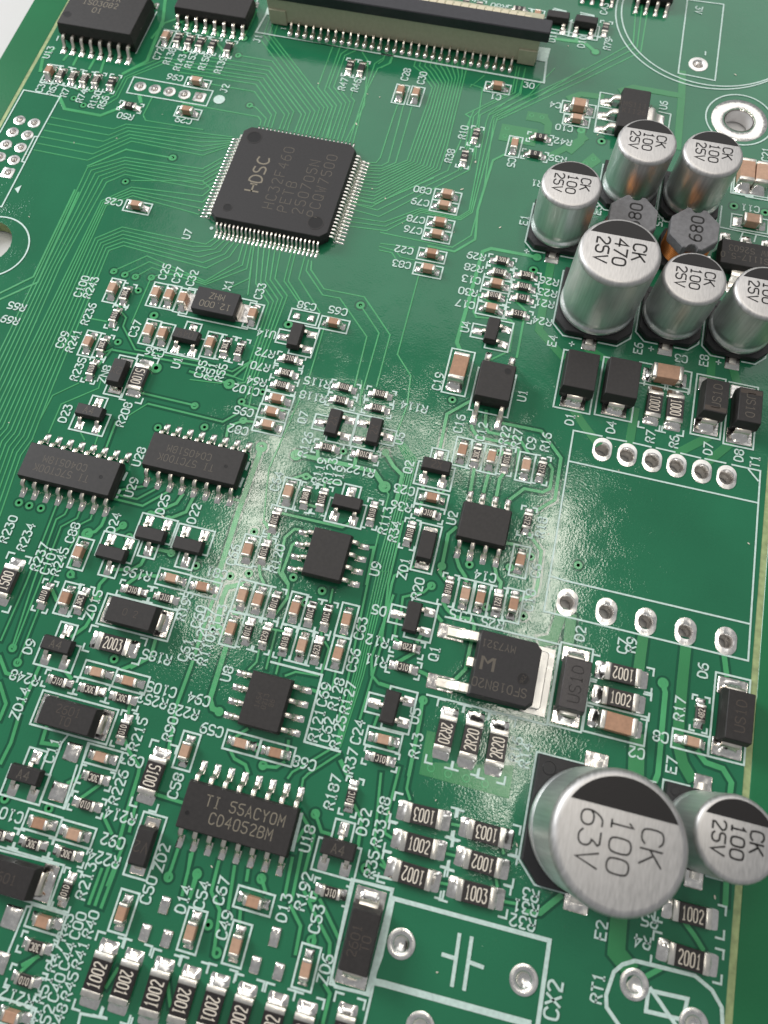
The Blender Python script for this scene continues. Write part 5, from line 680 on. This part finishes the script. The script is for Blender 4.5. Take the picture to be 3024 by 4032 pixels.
# ------------------------------------------------------------------ gull-wing chips
def gull(h,out,foot,t,wd,name,m,z0=.1,bend=.18,taper=None):
    prof=[(-.15,h,t),(out*.30,h,t),(out*.46,h-bend*.5,t),(out*.56,h*.5,t),(out*.62,z0+t*.9,t),(out*.74,z0+t*.15,t),(out+foot*.0,z0,t)]
    b=MB(); b.strip(prof,wd,taper=taper); return b.mesh(name,m,50)
def toe(u0,u1,wd,zt=.16):
    b=MB(); vs=[];nx,ny=5,4
    for i in range(nx+1):
        s_=i/nx; u=u0+(u1-u0)*s_; zc=.05+(zt-.05)*(1-max(0,(s_-.45)/.55)**1.5)
        for j in range(ny+1):
            t_=2*j/ny-1; vs.append((t_*wd/2*(1-.12*s_**5),u,0 if j in(0,ny) else zc*(1-.35*t_*t_)))
    for j in range(ny+1): vs.append(((2*j/ny-1)*wd/2*.86,u1+.02,0))
    fs=[(i*(ny+1)+j,i*(ny+1)+j+1,(i+1)*(ny+1)+j+1,(i+1)*(ny+1)+j) for i in range(nx+1) for j in range(ny)]
    b.add(vs,fs); return b.mesh('solder_joint',SO,60)
def epoxy(L,W,z0,z1,draft=.14,r=.1,zm=None):
    b=MB(); zm=zm or (z0+z1)/2
    b.loft([rr(0,0,L-2*draft,W-2*draft,z0,r),rr(0,0,L,W,zm-.06,r),rr(0,0,L,W,zm+.06,r),rr(0,0,L-2*draft+.06,W-2*draft+.06,z1-.05,r),rr(0,0,L-2*draft-.05,W-2*draft-.05,z1,r)])
    return b
def dot(root,x,y,r,z,m=LF,name='pin_one_dot'):
    b=MB(); b.ring(x,y,r*.0+.001,r,z,n=20); b.build(name,m,root)
def dimple(root,x,y,r,z,name='pin_one_dimple'):
    b=MB(); b.ring(x,y,r*.86,r,z+.002,n=28,h=.018); b.build(name,EP,root)
    b=MB(); b.poly([(x+r*.86*math.cos(i*math.pi/14),y+r*.86*math.sin(i*math.pi/14)) for i in range(28)],z+.003); b.build('dimple_floor',DM,root)
LM_={}
def side_leads(root,cols,half,side,lk,jk,both=True):
    """cols: positions along the side; side: angle in degrees of the outward direction measured from +Y"""
    a=math.radians(side)
    for c in cols:
        x,y=(c,half); X=x*math.cos(a)-y*math.sin(a); Y=x*math.sin(a)+y*math.cos(a)
        link('lead',lk,root,loc=(X,Y,0),rz=a)
        if jk: link('solder_joint',jk,root,loc=(X,Y,0),rz=a)
SL_lead=gull(.82,1.08,0,.2,.42,'lead',LD,z0=.14); SL_joint=toe(.55,1.62,.60,.22)
SW_lead=gull(1.15,1.45,0,.25,.42,'lead',LD,z0=.16); SW_joint=toe(.85,2.0,.62,.24)
def soic(label,x,y,rot,n,lines,faint=LM,wide=False,H=1.6,mh=.78,mx=0,my=0,dotat=None,lrot=0,BL=None,BW=None,pitch=1.27,cols=None,group='small outline chips with gull wing leads',name='driver_chip',lead=None,joint=None,m=EP,awid=None):
    o=thing(name,label,'chip',x,y,rot,group)
    L=BL or (n/2*1.27-.26 if n<10 else (10.3 if wide else 9.9)); W=BW or (7.5 if wide else 3.9)
    e=epoxy(L,W,.15,H,.15 if not wide else .22); e.build('body',m,o)
    if lines:
        b=MB()
        for i,ln in enumerate(lines):
            yy=((len(lines)-1)/2-i)*mh*1.45
            letter(b,ln,*tf([(mx,my+yy)],0,0,lrot)[0],lrot,mh,H+.004,wid=(awid or mh*.55),adv=(awid or mh*.55)*1.5,sw=mh*.10)
        b.build('marking',faint,o)
    if dotat: dimple(o,dotat[0],dotat[1],dotat[2],H)
    cs=cols or [(i-(n/2-1)/2)*pitch for i in range(n//2)]
    lk=lead or (SW_lead if wide else SL_lead); jk=joint or (SW_joint if wide else SL_joint)
    side_leads(o,cs,W/2,0,lk,jk); side_leads(o,cs,W/2,180,lk,jk)
    return o
soic('wide black chip marked ISO3082 beside lettering U13 at upper left',-30.15,21.15,0,16,['68AV31K','ISO3082','01'],LB,True,2.5,.85,-.7,.8,(-4.2,-1.9,.55))
soic('black sixteen lead chip cut by the top photo edge left of the connector',-17.2,26.4,0,16,None,H=1.7)
soic('black sixteen lead chip marked CD4051BM beside lettering U29',-10.35,-39.13,0,16,['TI 57CTD0K','CD4051BM'],LM,mh=.72,mx=.6,my=.1,lrot=180,dotat=(3.4,-.1,.18))
soic('black sixteen lead chip marked CD4051BM below lettering C82, beside lettering U28',1.32,-35.14,0,16,['TI 57CTD0K','CD4051BM'],LM,mh=.72,mx=.6,my=.1,lrot=180,dotat=(3.4,-.1,.18))
soic('black sixteen lead chip marked CD4052BM beside lettering U18',15.68,-65.47,0,16,['TI 55ACY0M','CD4052BM'],LB,mh=.86,mx=.5,my=.1,dotat=(-4.2,-.6,.2))
soic('black eight lead chip without markings beside lettering U9',16.85,-41.49,90,8,None,name='amplifier_chip')
soic('black eight lead chip with very faint print beside lettering U8',15.16,-55.84,90,8,['1A54','0213','86'],LF,mh=.42,name='amplifier_chip')
soic('black eight lead chip with leads up and down beside lettering U2',30.67,-35.04,0,8,None,name='controller_chip')
soic('black eight lead chip at the top photo edge above transistor D10',37.9,42.25,0,8,None,name='amplifier_chip')
soic('black eight lead chip at the top photo edge above the connector latch end',30.9,42.6,0,8,None,name='amplifier_chip')
u1l=gull(.95,1.45,0,.22,.50,'lead',LD,z0=.15); u1j=toe(.7,2.2,.70,.22)
u1=soic('small four lead black optocoupler with a round dimple beside lettering U1',28.72,-19.9,0,4,None,H=2.1,BL=3.75,BW=4.4,cols=[-1.27,1.27],dotat=(1.0,1.3,.36),name='optocoupler',group='optocouplers',lead=u1l,joint=u1j)
outline([(26.7,-22.7),(26.7,-17.6),(30.75,-17.6),(30.75,-22.7),(26.7,-22.7)])
# ---- the hundred lead processor
q=thing('processor_chip','large square black chip marked HC32F460 with fine leads on four sides, at U7','chip',0,.66,0)
b=MB()
def chamf(L,c,z): h=L/2; return [(h,h-c,z),(h-c,h,z),(-h+c,h,z),(-h,h-c,z),(-h,-h+c,z),(-h+c,-h,z),(h-c,-h,z),(h,-h+c,z)]
b.loft([chamf(13.7,.7,.12),chamf(14.0,.8,.75),chamf(14.0,.8,.85),chamf(13.74,.75,1.46),chamf(13.62,.7,1.5)]); b.build('body',EQ,q)
b=MB()
for i,ln in enumerate(['HC32F460','PETB','250705N','PCQW7500']):
    letter(b,ln,*tf([((len(ln)-8)*.62+.2,.75-i*1.75)],0,0,90)[0],90,1.2,1.505,wid=.74,adv=1.2,sw=.085)
b.build('marking',LM,q)
b=MB()
for pl in ("0,0 0,1.5","0,.75 .9,.75","1.0,.45 1.0,1.1","1.3,0 1.3,1.5 1.9,1.5 2.3,1.1 2.3,.4 1.9,0 1.3,0","3.5,1.4 3,1.5 2.7,1.2 2.9,.8 3.5,.7 3.7,.3 3.4,0 2.7,.05","5.0,1.35 4.5,1.5 4.1,1.1 4.1,.4 4.5,0 5.0,.15"):
    p=[tuple(map(float,a.split(','))) for a in pl.split()]
    b.ribbon([(-3.25-a[1]+.75,-2.4+a[0]) for a in chaikin(p)],.2,1.505)
b.build('maker_logo',LB,q)
dimple(q,-5.35,5.35,.95,1.5,'mould_dimple'); dimple(q,5.2,-5.1,.95,1.5,'mould_dimple'); dimple(q,-5.2,-5.3,.55,1.5)
ql=gull(.78,1.0,0,.14,.22,'lead',QL,z0=.09); qj=toe(.45,1.62,.27,.12)
for sd in (0,90,180,270): side_leads(q,[(i-12)*.5 for i in range(25)],7.0,sd,ql,qj)
# ------------------------------------------------------------------ small transistors
st_body=epoxy(2.95,1.4,.12,1.1,.13,.06,zm=.5).mesh('body',EP); st_lead=gull(.45,.72,0,.13,.42,'lead',LD,z0=.09,bend=.12); st_joint=toe(.28,1.35,.86,.14)
st_mark={}
def sot(label,x,y,rot,txt_=None,mrot=0,out=True):
    o=thing('transistor',label,'transistor',x,y,rot,'three lead black transistors on the board',jitter=1.2)
    link('body',st_body,o)
    side_leads(o,[0],.7,0,st_lead,st_joint); side_leads(o,[-.95,.95],.7,180,st_lead,st_joint)
    if txt_:
        b=MB(); letter(b,txt_,0,0,mrot,.72,1.104,wid=.42,adv=.62,sw=.075); b.build('marking',LM if txt_=='A4' else LF,o)
    if out: outline(tf([(-.85,2.15),(.85,2.15),(.85,.4),(1.85,.4),(1.85,-2.1),(-1.85,-2.1),(-1.85,.4),(-.85,.4),(-.85,2.15)],x,y,rot))
for a in SOTS: sot(*a)
# ------------------------------------------------------------------ moulded diodes
def diode(label,x,y,rot,L,W,H,span,pw,txt_=None,mrot=0,mh=.9,band=0,faint=LF,m=EP,name='rectifier_diode',grp='black moulded diodes on the board',off=0,sx=0,thin=False,oW=None):
    """body length L along local X, pads reach from -span/2 to span/2"""
    o=thing(name,label,'diode',x,y,rot,grp,jitter=.6)
    d=.16; b=MB(); zm=H*.5
    b.loft([rr(off,0,L,W-2*d,.1,.05),rr(off,0,L+.5,W,zm-.08,.08),rr(off,0,L+.5,W,zm+.08,.08),rr(off,0,L+.12,W-2*d+.1,H-.05,.08),rr(off,0,L,W-2*d,H,.08)]); b.build('body',m,o)
    lw=pw*.62 if not thin else pw*.5; h=H*.42
    u0=L/2+.2; tip=span/2-.62
    for s_ in (1,-1):
        b=MB(); b.strip([(u0-.3,h,.16),(u0+.16,h,.16),(u0+.30,h-.14,.16),(u0+.34,.32,.16),(u0+.30,.17,.16),(u0+.05,.13,.16)] if not thin else [(u0-.3,.45,.14),(u0+.1,.42,.14),(u0+.2,.14,.14),(tip+.2,.12,.14)],lw)
        me=b.mesh('terminal',LD,45); link('terminal',me,o,loc=(off,0,0),rz=math.radians(-90 if s_>0 else 90))
        b=MB(); b.box(s_*(u0+off*s_-.35+span/2)/2,0,span/2-(u0+off*s_-.35),pw,.0,.09,c=.06,r=.07); 
        b.build('solder_pad',SO,o)
    if not thin:
        jm=joint_mesh(u0+.3,span/2-.05,h*.8,lw*1.15)
        for s_ in (0,math.pi): link('solder_joint',jm,o,loc=(off*.0,0,0),rz=s_)
    if txt_:
        b=MB()
        for i,ln in enumerate(txt_): letter(b,ln,*tf([(off+sx,((len(txt_)-1)/2-i)*mh*1.3)],0,0,0)[0] if not mrot else tf([(off+sx,0)],0,0,0)[0],mrot,mh,H+.004,wid=mh*.6,adv=mh*.85,sw=mh*.09)
        b.build('marking',faint,o)
    if band:
        b=MB(); b.box(off+band*(L/2-.35),0,.5,W-2*d-.06,H-.002,H+.004,c=.001); b.build('cathode_band',LF,o)
    ow=oW or max(W,pw)+.45
    orect(x,y,*( (span+.5,ow) if rot%180==0 else (ow,span+.5) ))
    return o
diode('plain black square diode beside lettering D1, left of its twin',36.98,-16.85,90,4.2,3.4,2.3,6.5,2.55,oW=3.75,off=0.05)
diode('plain black square diode beside lettering D4, right of its twin',41.23,-16.75,90,4.2,3.4,2.3,6.5,2.55,oW=3.75,off=0.05)
diode('black diode marked US1D reading downward beside lettering D7',50.55,-16.6,90,3.6,2.5,2.2,6.6,2.45,['US1D'],0,.85,-1,faint=LM)
diode('black diode marked US1D at the right edge beside lettering D8',53.87,-16.87,90,3.7,2.5,2.2,6.75,2.5,['US1D'],180,.85,1,faint=LM)
diode('glossy textured black diode marked US1D beside the power transistor, at D2',41.3,-47.87,90,4.3,2.5,1.9,6.95,2.45,['US1D'],0,1.0,0,faint=BK,m=ET)
diode('black diode with faint US1D print beside lettering D6 at the right scored line',55.3,-47.2,90,4.1,2.5,2.2,6.9,2.6,['US1D'],0,.85,0,faint=LF)
diode('plain black horizontal diode beside lettering ZD15, above resistor 2003',.87,-51.33,0,4.3,2.5,1.9,6.6,2.5,['0 2'],0,.6,off=.0)
diode('black horizontal diode marked 2601 beside lettering ZD14',-1.42,-61.22,0,4.7,2.5,2.0,6.85,2.6,['2601','T0'],0,.7,off=.15,faint=LF)
diode('blurred black diode cut by the left photo edge near the lower left corner',-1.4,-74.3,0,4.6,2.6,2.0,7.0,2.8,['2601'],0,.7,faint=LF)
diode('tall black diode standing upright between lettering ZD6 and the capacitor outline',27.95,-71.6,90,4.3,2.5,2.1,7.15,2.55,['2601','T0'],0,.7,faint=LF,oW=3.2)
diode('slim black diode marked V2 beside lettering ZD2',8.5,-69.58,90,2.6,1.65,1.15,4.5,1.3,['V2'],90,.8,thin=True,name='zener_diode',faint=LF)
diode('slim plain black diode beside lettering ZD1',25.77,-38.3,90,2.6,1.6,1.2,4.35,1.35,None,thin=True,name='zener_diode')
diode('slim black diode marked 2X left of resistor 5100, at ZN8',-10.0,-27.4,90,2.6,1.6,1.3,4.3,1.4,['2X'],90,.8,thin=True,name='zener_diode',faint=LF)
# ------------------------------------------------------------------ power transistor Q1
o=thing('power_transistor','big black power transistor marked SFD18N20 with a wide silver tab','transistor',35.0,-48.05,0)
b=MB(); tab=[(2.2,-3.05),(4.45,-3.05),(4.45,3.05),(2.2,3.05)]; b.poly(tab,.0,h=.10); b.build('solder_pad',TG,o)
b=MB(); b.box(2.9,0,1.9,5.2,.1,.62,c=.06,r=.25); b.build('tab',TG,o)
b=MB(); P0=[(-2.75,-3.0),(2.5,-3.0),(3.05,-2.45),(3.05,2.45),(2.5,3.0),(-2.75,3.0)]
def sc(pl,k,dx=0): return [(x-k*(1 if x>0 else -1),y-k*(1 if y>0 else -1)) for x,y in pl]
b.loft([[(x,y,.12) for x,y in sc(P0,.1)],[(x,y,1.0) for x,y in P0],[(x,y,1.1) for x,y in P0],[(x,y,2.26) for x,y in sc(P0,.16)],[(x,y,2.3) for x,y in sc(P0,.22)]]); b.build('body',EQ,o)
for y in (2.35,-2.35):
    b=MB(); b.strip([(-.3,1.0,.5),(.75,1.0,.5),(1.15,.8,.5),(1.45,.42,.5),(1.8,.3,.5),(2.9,.28,.5)],.95); link('lead',b.mesh('lead',TM,40),o,loc=(-2.6,y,0),rz=math.pi/2)
    b=MB(); b.box(-5.15,y,2.5,1.35,.0,.09,c=.06,r=.1); b.build('solder_pad',SO,o)
b=MB(); b.strip([(-.3,1.0,.5),(.72,1.0,.5)],.95); link('lead',b.mesh('lead',TM,40),o,loc=(-2.6,0,0),rz=math.pi/2)
b=MB(); letter(b,'SFD18N20',-.2,-1.75,180,.75,2.304,wid=.42,adv=.62,sw=.07); letter(b,'MY7321',-.9,1.75,180,.62,2.304,wid=.36,adv=.52,sw=.06); b.build('marking',LM,o)
b=MB(); b.poly([(-2.2,-.6),(-1.95,-.6),(-1.95,.35),(-1.55,-.05),(-1.15,.35),(-1.15,-.6),(-.9,-.6),(-.9,.6),(-1.25,.6),(-1.6,.2),(-1.95,.6),(-2.2,.6)],2.304); b.build('maker_logo',LM,o)
dimple(o,1.7,-.55,.55,2.3,'mould_dimple'); b=MB(); letter(b,'226',1.7,-.55,250,.3,2.305,wid=.18,adv=.27,sw=.04); b.build('date_stamp',LF,o)
outline([(29.0,-44.4),(39.75,-44.4),(39.75,-51.7),(28.9,-51.7)])
# ------------------------------------------------------------------ voltage regulators (three leads and a wide tab)
def regulator(label,x,y,rot,lines,lrot,faint):
    o=thing('voltage_regulator',label,'chip',x,y,rot,'voltage regulators'); e=epoxy(6.5,3.55,.1,1.7,.18,.12,zm=.9); e.build('body',EP,o)
    lk=gull(.9,1.65,0,.26,.75,'lead',TM,z0=.15); jk=toe(.75,2.2,1.15,.12); wk=gull(.9,1.65,0,.26,3.0,'tab',TM,z0=.15); wj=toe(.75,2.2,3.4,.12)
    side_leads(o,[-2.3,0,2.3],1.77,0,lk,jk)
    t=link('tab',wk,o,loc=(0,-1.77,0),rz=math.pi); link('solder_joint',wj,o,loc=(0,-1.77,0),rz=math.pi)
    b=MB()
    for i,(ln,dx) in enumerate(lines): letter(b,ln,*tf([(dx,((len(lines)-1)/2-i)*1.05)],0,0,lrot)[0],lrot,.72,1.704,wid=.40,adv=.58,sw=.07)
    b.build('marking',faint,o)
regulator('black regulator chip with three leads at left, partly behind a capacitor, at U6',37.75,20.3,90,[('AMS1117',0),('K1126',0)],270,LF)
regulator('black regulator chip marked AMS1117-5.0 at the right photo edge',52.65,1.95,0,[('AMS1117-5.0',0),('UMW 52603',-.2)],180,LM)
# ------------------------------------------------------------------ crystal
o=thing('quartz_crystal','flat black crystal marked 12.000 MHZ beside lettering X1','crystal',-2.55,-16.9,0)
b=MB(); b.box(0,0,4.85,2.9,.25,1.35,c=.06,r=.12); b.build('body',EQ,o)
for s_ in (-1,1):
    b=MB(); b.box(s_*2.75,0,1.9,2.3,0,.09,c=.06,r=.08); b.build('solder_pad',SO,o)
    b=MB(); b.box(s_*2.35,0,.5,2.0,.08,.7,c=.05); b.build('terminal',LD,o)
b=MB(); letter(b,'12.000',.1,-.55,180,.72,1.354,wid=.42,adv=.60,sw=.075); letter(b,'MHZ',0,.55,180,.72,1.354,wid=.42,adv=.60,sw=.075); b.build('marking',LB,o)
outline([(-6.6,-18.75),(-6.6,-15.1),(1.35,-15.1),(1.35,-18.75),(-6.6,-18.75)])
# ------------------------------------------------------------------ electrolytic cans
def can(label,x,y,D,H,lines,big=False,grp='aluminium can capacitors'):
    o=thing('can_capacitor',label,'capacitor',x,y,0,grp)
    h=D/2+.06; c=D*.16; k=D/8.
    P=[(h,h),(-h,h),(-h,-h+c),(-h+c,-h),(h-c,-h),(h,-h+c)]
    b=MB(); b.loft([[(X*.94,Y*.94,.06) for X,Y in P],[(X,Y,.3) for X,Y in P],[(X,Y,.85) for X,Y in P],[(X*.985,Y*.985,.92) for X,Y in P]])
    for X in (-1,1):
        for Y in (1,): b.lathe([(.34*k*1.4,.9),(.3*k*1.4,.98)],16,X*h*.8,Y*h*.8)
    b.build('base',BP,o)
    r=D/2
    b=MB(); prof=[(r*.90,.88),(r*.985,.92),(r*1.012,1.05),(r*1.015,1.25),(r*1.0,1.45),(r*.965,1.62),(r*.945,1.78),(r*.950,1.95),(r*.985,2.3),(r,2.6)]
    sh=.07*D
    prof+=[(r,H-sh)]
    b.lathe(prof,64,cap1=False); b.build('can',AL,o,smooth=35)
    rt=r-sh*.85
    b=MB(); b.lathe([(r+.001,H-sh)]+[(r-sh*.85*(1-math.cos(a)),H-sh+sh*math.sin(a)) for a in (math.radians(v) for v in (18,36,54,72,88))]+[(rt*.985,H+.012)],64); b.build('can_top',AT,o,smooth=35)
    a0=math.acos(.47); rp=rt*1.005
    b=MB(); pl=[(rp*math.cos(a),rp*math.sin(a)) for a in [math.pi/2-a0+2*a0*i/28 for i in range(29)]]; b.poly(pl,H+.016); b.build('polarity_patch',BK,o)
    b=MB(); th=D*.155
    for i,ln in enumerate(lines):
        wd=th*.60*(1.12 if not big else 1.1); adv=wd*1.34; n=len(ln); ln_len=(n-1)*adv+wd
        X=(1-i)*th*1.42; Y0=rt*.36-[.12,0,-.05][i]*0
        letter(b,ln,X,Y0-ln_len/2-(.10 if i==0 else 0)*D*.25,270,th,H+.018,wid=wd,adv=adv,sw=th*.155 if not big else th*.085)
    b.build('marking',BK,o)
    for s_ in (-1,1):
        b=MB(); pw=D*.18+.05; pw=1.5 if D<9 else 2.0
        b.box(0,s_*(h+.55-.4),pw,1.5+.8,0,.09,c=.06,r=.1); b.build('solder_pad',SO,o)
        b=MB(); b.strip([(h-.6,.13,.2),(h+.45,.14,.2),(h+.6,.12,.2)],pw*.5); link('terminal',b.mesh('terminal',TM,40),o,rz=0 if s_>0 else math.pi)
    g=h+.10; cc=c*1.0
    outline([(x-.95,y-g),(x-g+cc,y-g),(x-g,y-g+cc),(x-g,y+g),(x-1.1,y+g)]); outline([(x+.95,y-g),(x+g-cc,y-g),(x+g,y-g+cc),(x+g,y+g),(x+1.1,y+g)])
for a in CANS: can(*a)
# ------------------------------------------------------------------ power inductors
def inductor(label,x,y):
    o=thing('power_inductor',label,'inductor',x,y,0,'grey ferrite inductors'); H=4.2
    def octo(L,W,z,c=1.35): return [(L/2,W/2-c,z),(L/2-c,W/2,z),(-L/2+c,W/2,z),(-L/2,W/2-c,z),(-L/2,-W/2+c,z),(-L/2+c,-W/2,z),(L/2-c,-W/2,z),(L/2,-W/2+c,z)]
    def notch(L,W,z):
        p=octo(L,W,z,1.5); out=[]
        for i,v in enumerate(p):
            out.append(v)
            if i in (1,5):
                s_=1 if i==1 else -1
                out+=[(s_*(.62),s_*W/2,z)]+[(s_*.6*math.cos(a),s_*(W/2-.55*math.sin(a)),z) for a in (.5,1.2,1.94,2.64)]+[(-s_*.62,s_*W/2,z)]
        return out
    b=MB(); b.loft([notch(5.0,5.3,H-1.2),notch(5.05,5.35,H-1.1),notch(5.05,5.35,H-.1),notch(4.9,5.2,H)]); b.build('top_flange',FE,o)
    b=MB(); b.lathe([(1.9,.9),(1.9,3.05)],24); b.build('core',FE,o)
    b=MB()
    b.lathe([(1.95,1.0)]+[(2.48+.07*math.sin(i*math.pi/2+.4)*1.0,1.05+i*.06) for i in range(33)]+[(1.95,3.04)],40,cap1=False); b.build('winding',CU,o,smooth=80)
    b=MB(); b.box(0,0,5.3,5.6,.1,1.0,c=.08,r=1.2); b.build('base',BP,o)
    b=MB(); letter(b,'680',.15,0,90,1.25,H+.004,wid=.82,adv=1.2,sw=.20); b.build('marking',BK,o)
    for s_ in (-1,1):
        b=MB(); b.box(s_*2.45,-.6,1.7,2.2,0,.1,c=.06); b.build('solder_pad',SO,o)
inductor('grey octagonal inductor marked 680 showing its copper winding',45.75,1.75)
inductor('grey octagonal inductor half hidden behind the largest upper can capacitor',39.2,2.0)
# ------------------------------------------------------------------ ribbon connector J1
o=thing('ribbon_connector','long beige flat cable connector with a black latch bar, at J1','connector',7.5,26.65,0)
b=MB(); b.box(0,1.0,34.9,2.0,.35,3.25,c=.08,r=.1); b.box(-16.15,.55,2.2,1.6,.12,2.0,c=.06); b.box(16.25,.55,2.2,1.6,.12,2.0,c=.06); b.box(0,3.6,34.6,3.3,.3,2.9,c=.08); b.build('housing',BE,o)
b=MB(); b.box(.0,.95,37.0,2.3,3.26,4.55,c=.10,r=.15); b.build('latch',DK,o)
b=MB(); b.box(0,3.0,31.6,1.6,2.9,3.5,c=.05); b.build('contact_ledge',BW,o)
tm=MB(); tm.box(0,0,.78,.95,3.0,4.15,c=.05); tmm=tm.mesh('contact_tooth',BW)
for i in range(30): link('contact_tooth',tmm,o,loc=((i-14.5)*1.0+.1,2.75,0))
b=MB(); b.strip([(-.3,.75,.16),(.55,.72,.16),(.85,.42,.16),(1.0,.22,.16),(1.45,.14,.16)],.26); jl=b.mesh('lead',LD,50)
b=MB()
vs=b
b.lathe([(.34,.0),(.33,.16),(.24,.34),(.10,.42)],14); jb=b.mesh('solder_joint',SO,60)
for v in jb.vertices: v.co.y=v.co.y*2.1
for i in range(30):
    link('lead',jl,o,loc=((i-14.5)*.995+.12,0,0),rz=math.pi); link('solder_joint',jb,o,loc=((i-14.5)*.995+.12,-1.25,0))
CM.build('printed_corner_marks',SK,board,kind='stuff')
# ------------------------------------------------------------------ outline of the empty footprint C38
for x,y,L,W in FREE: orect(x,y,L,W)
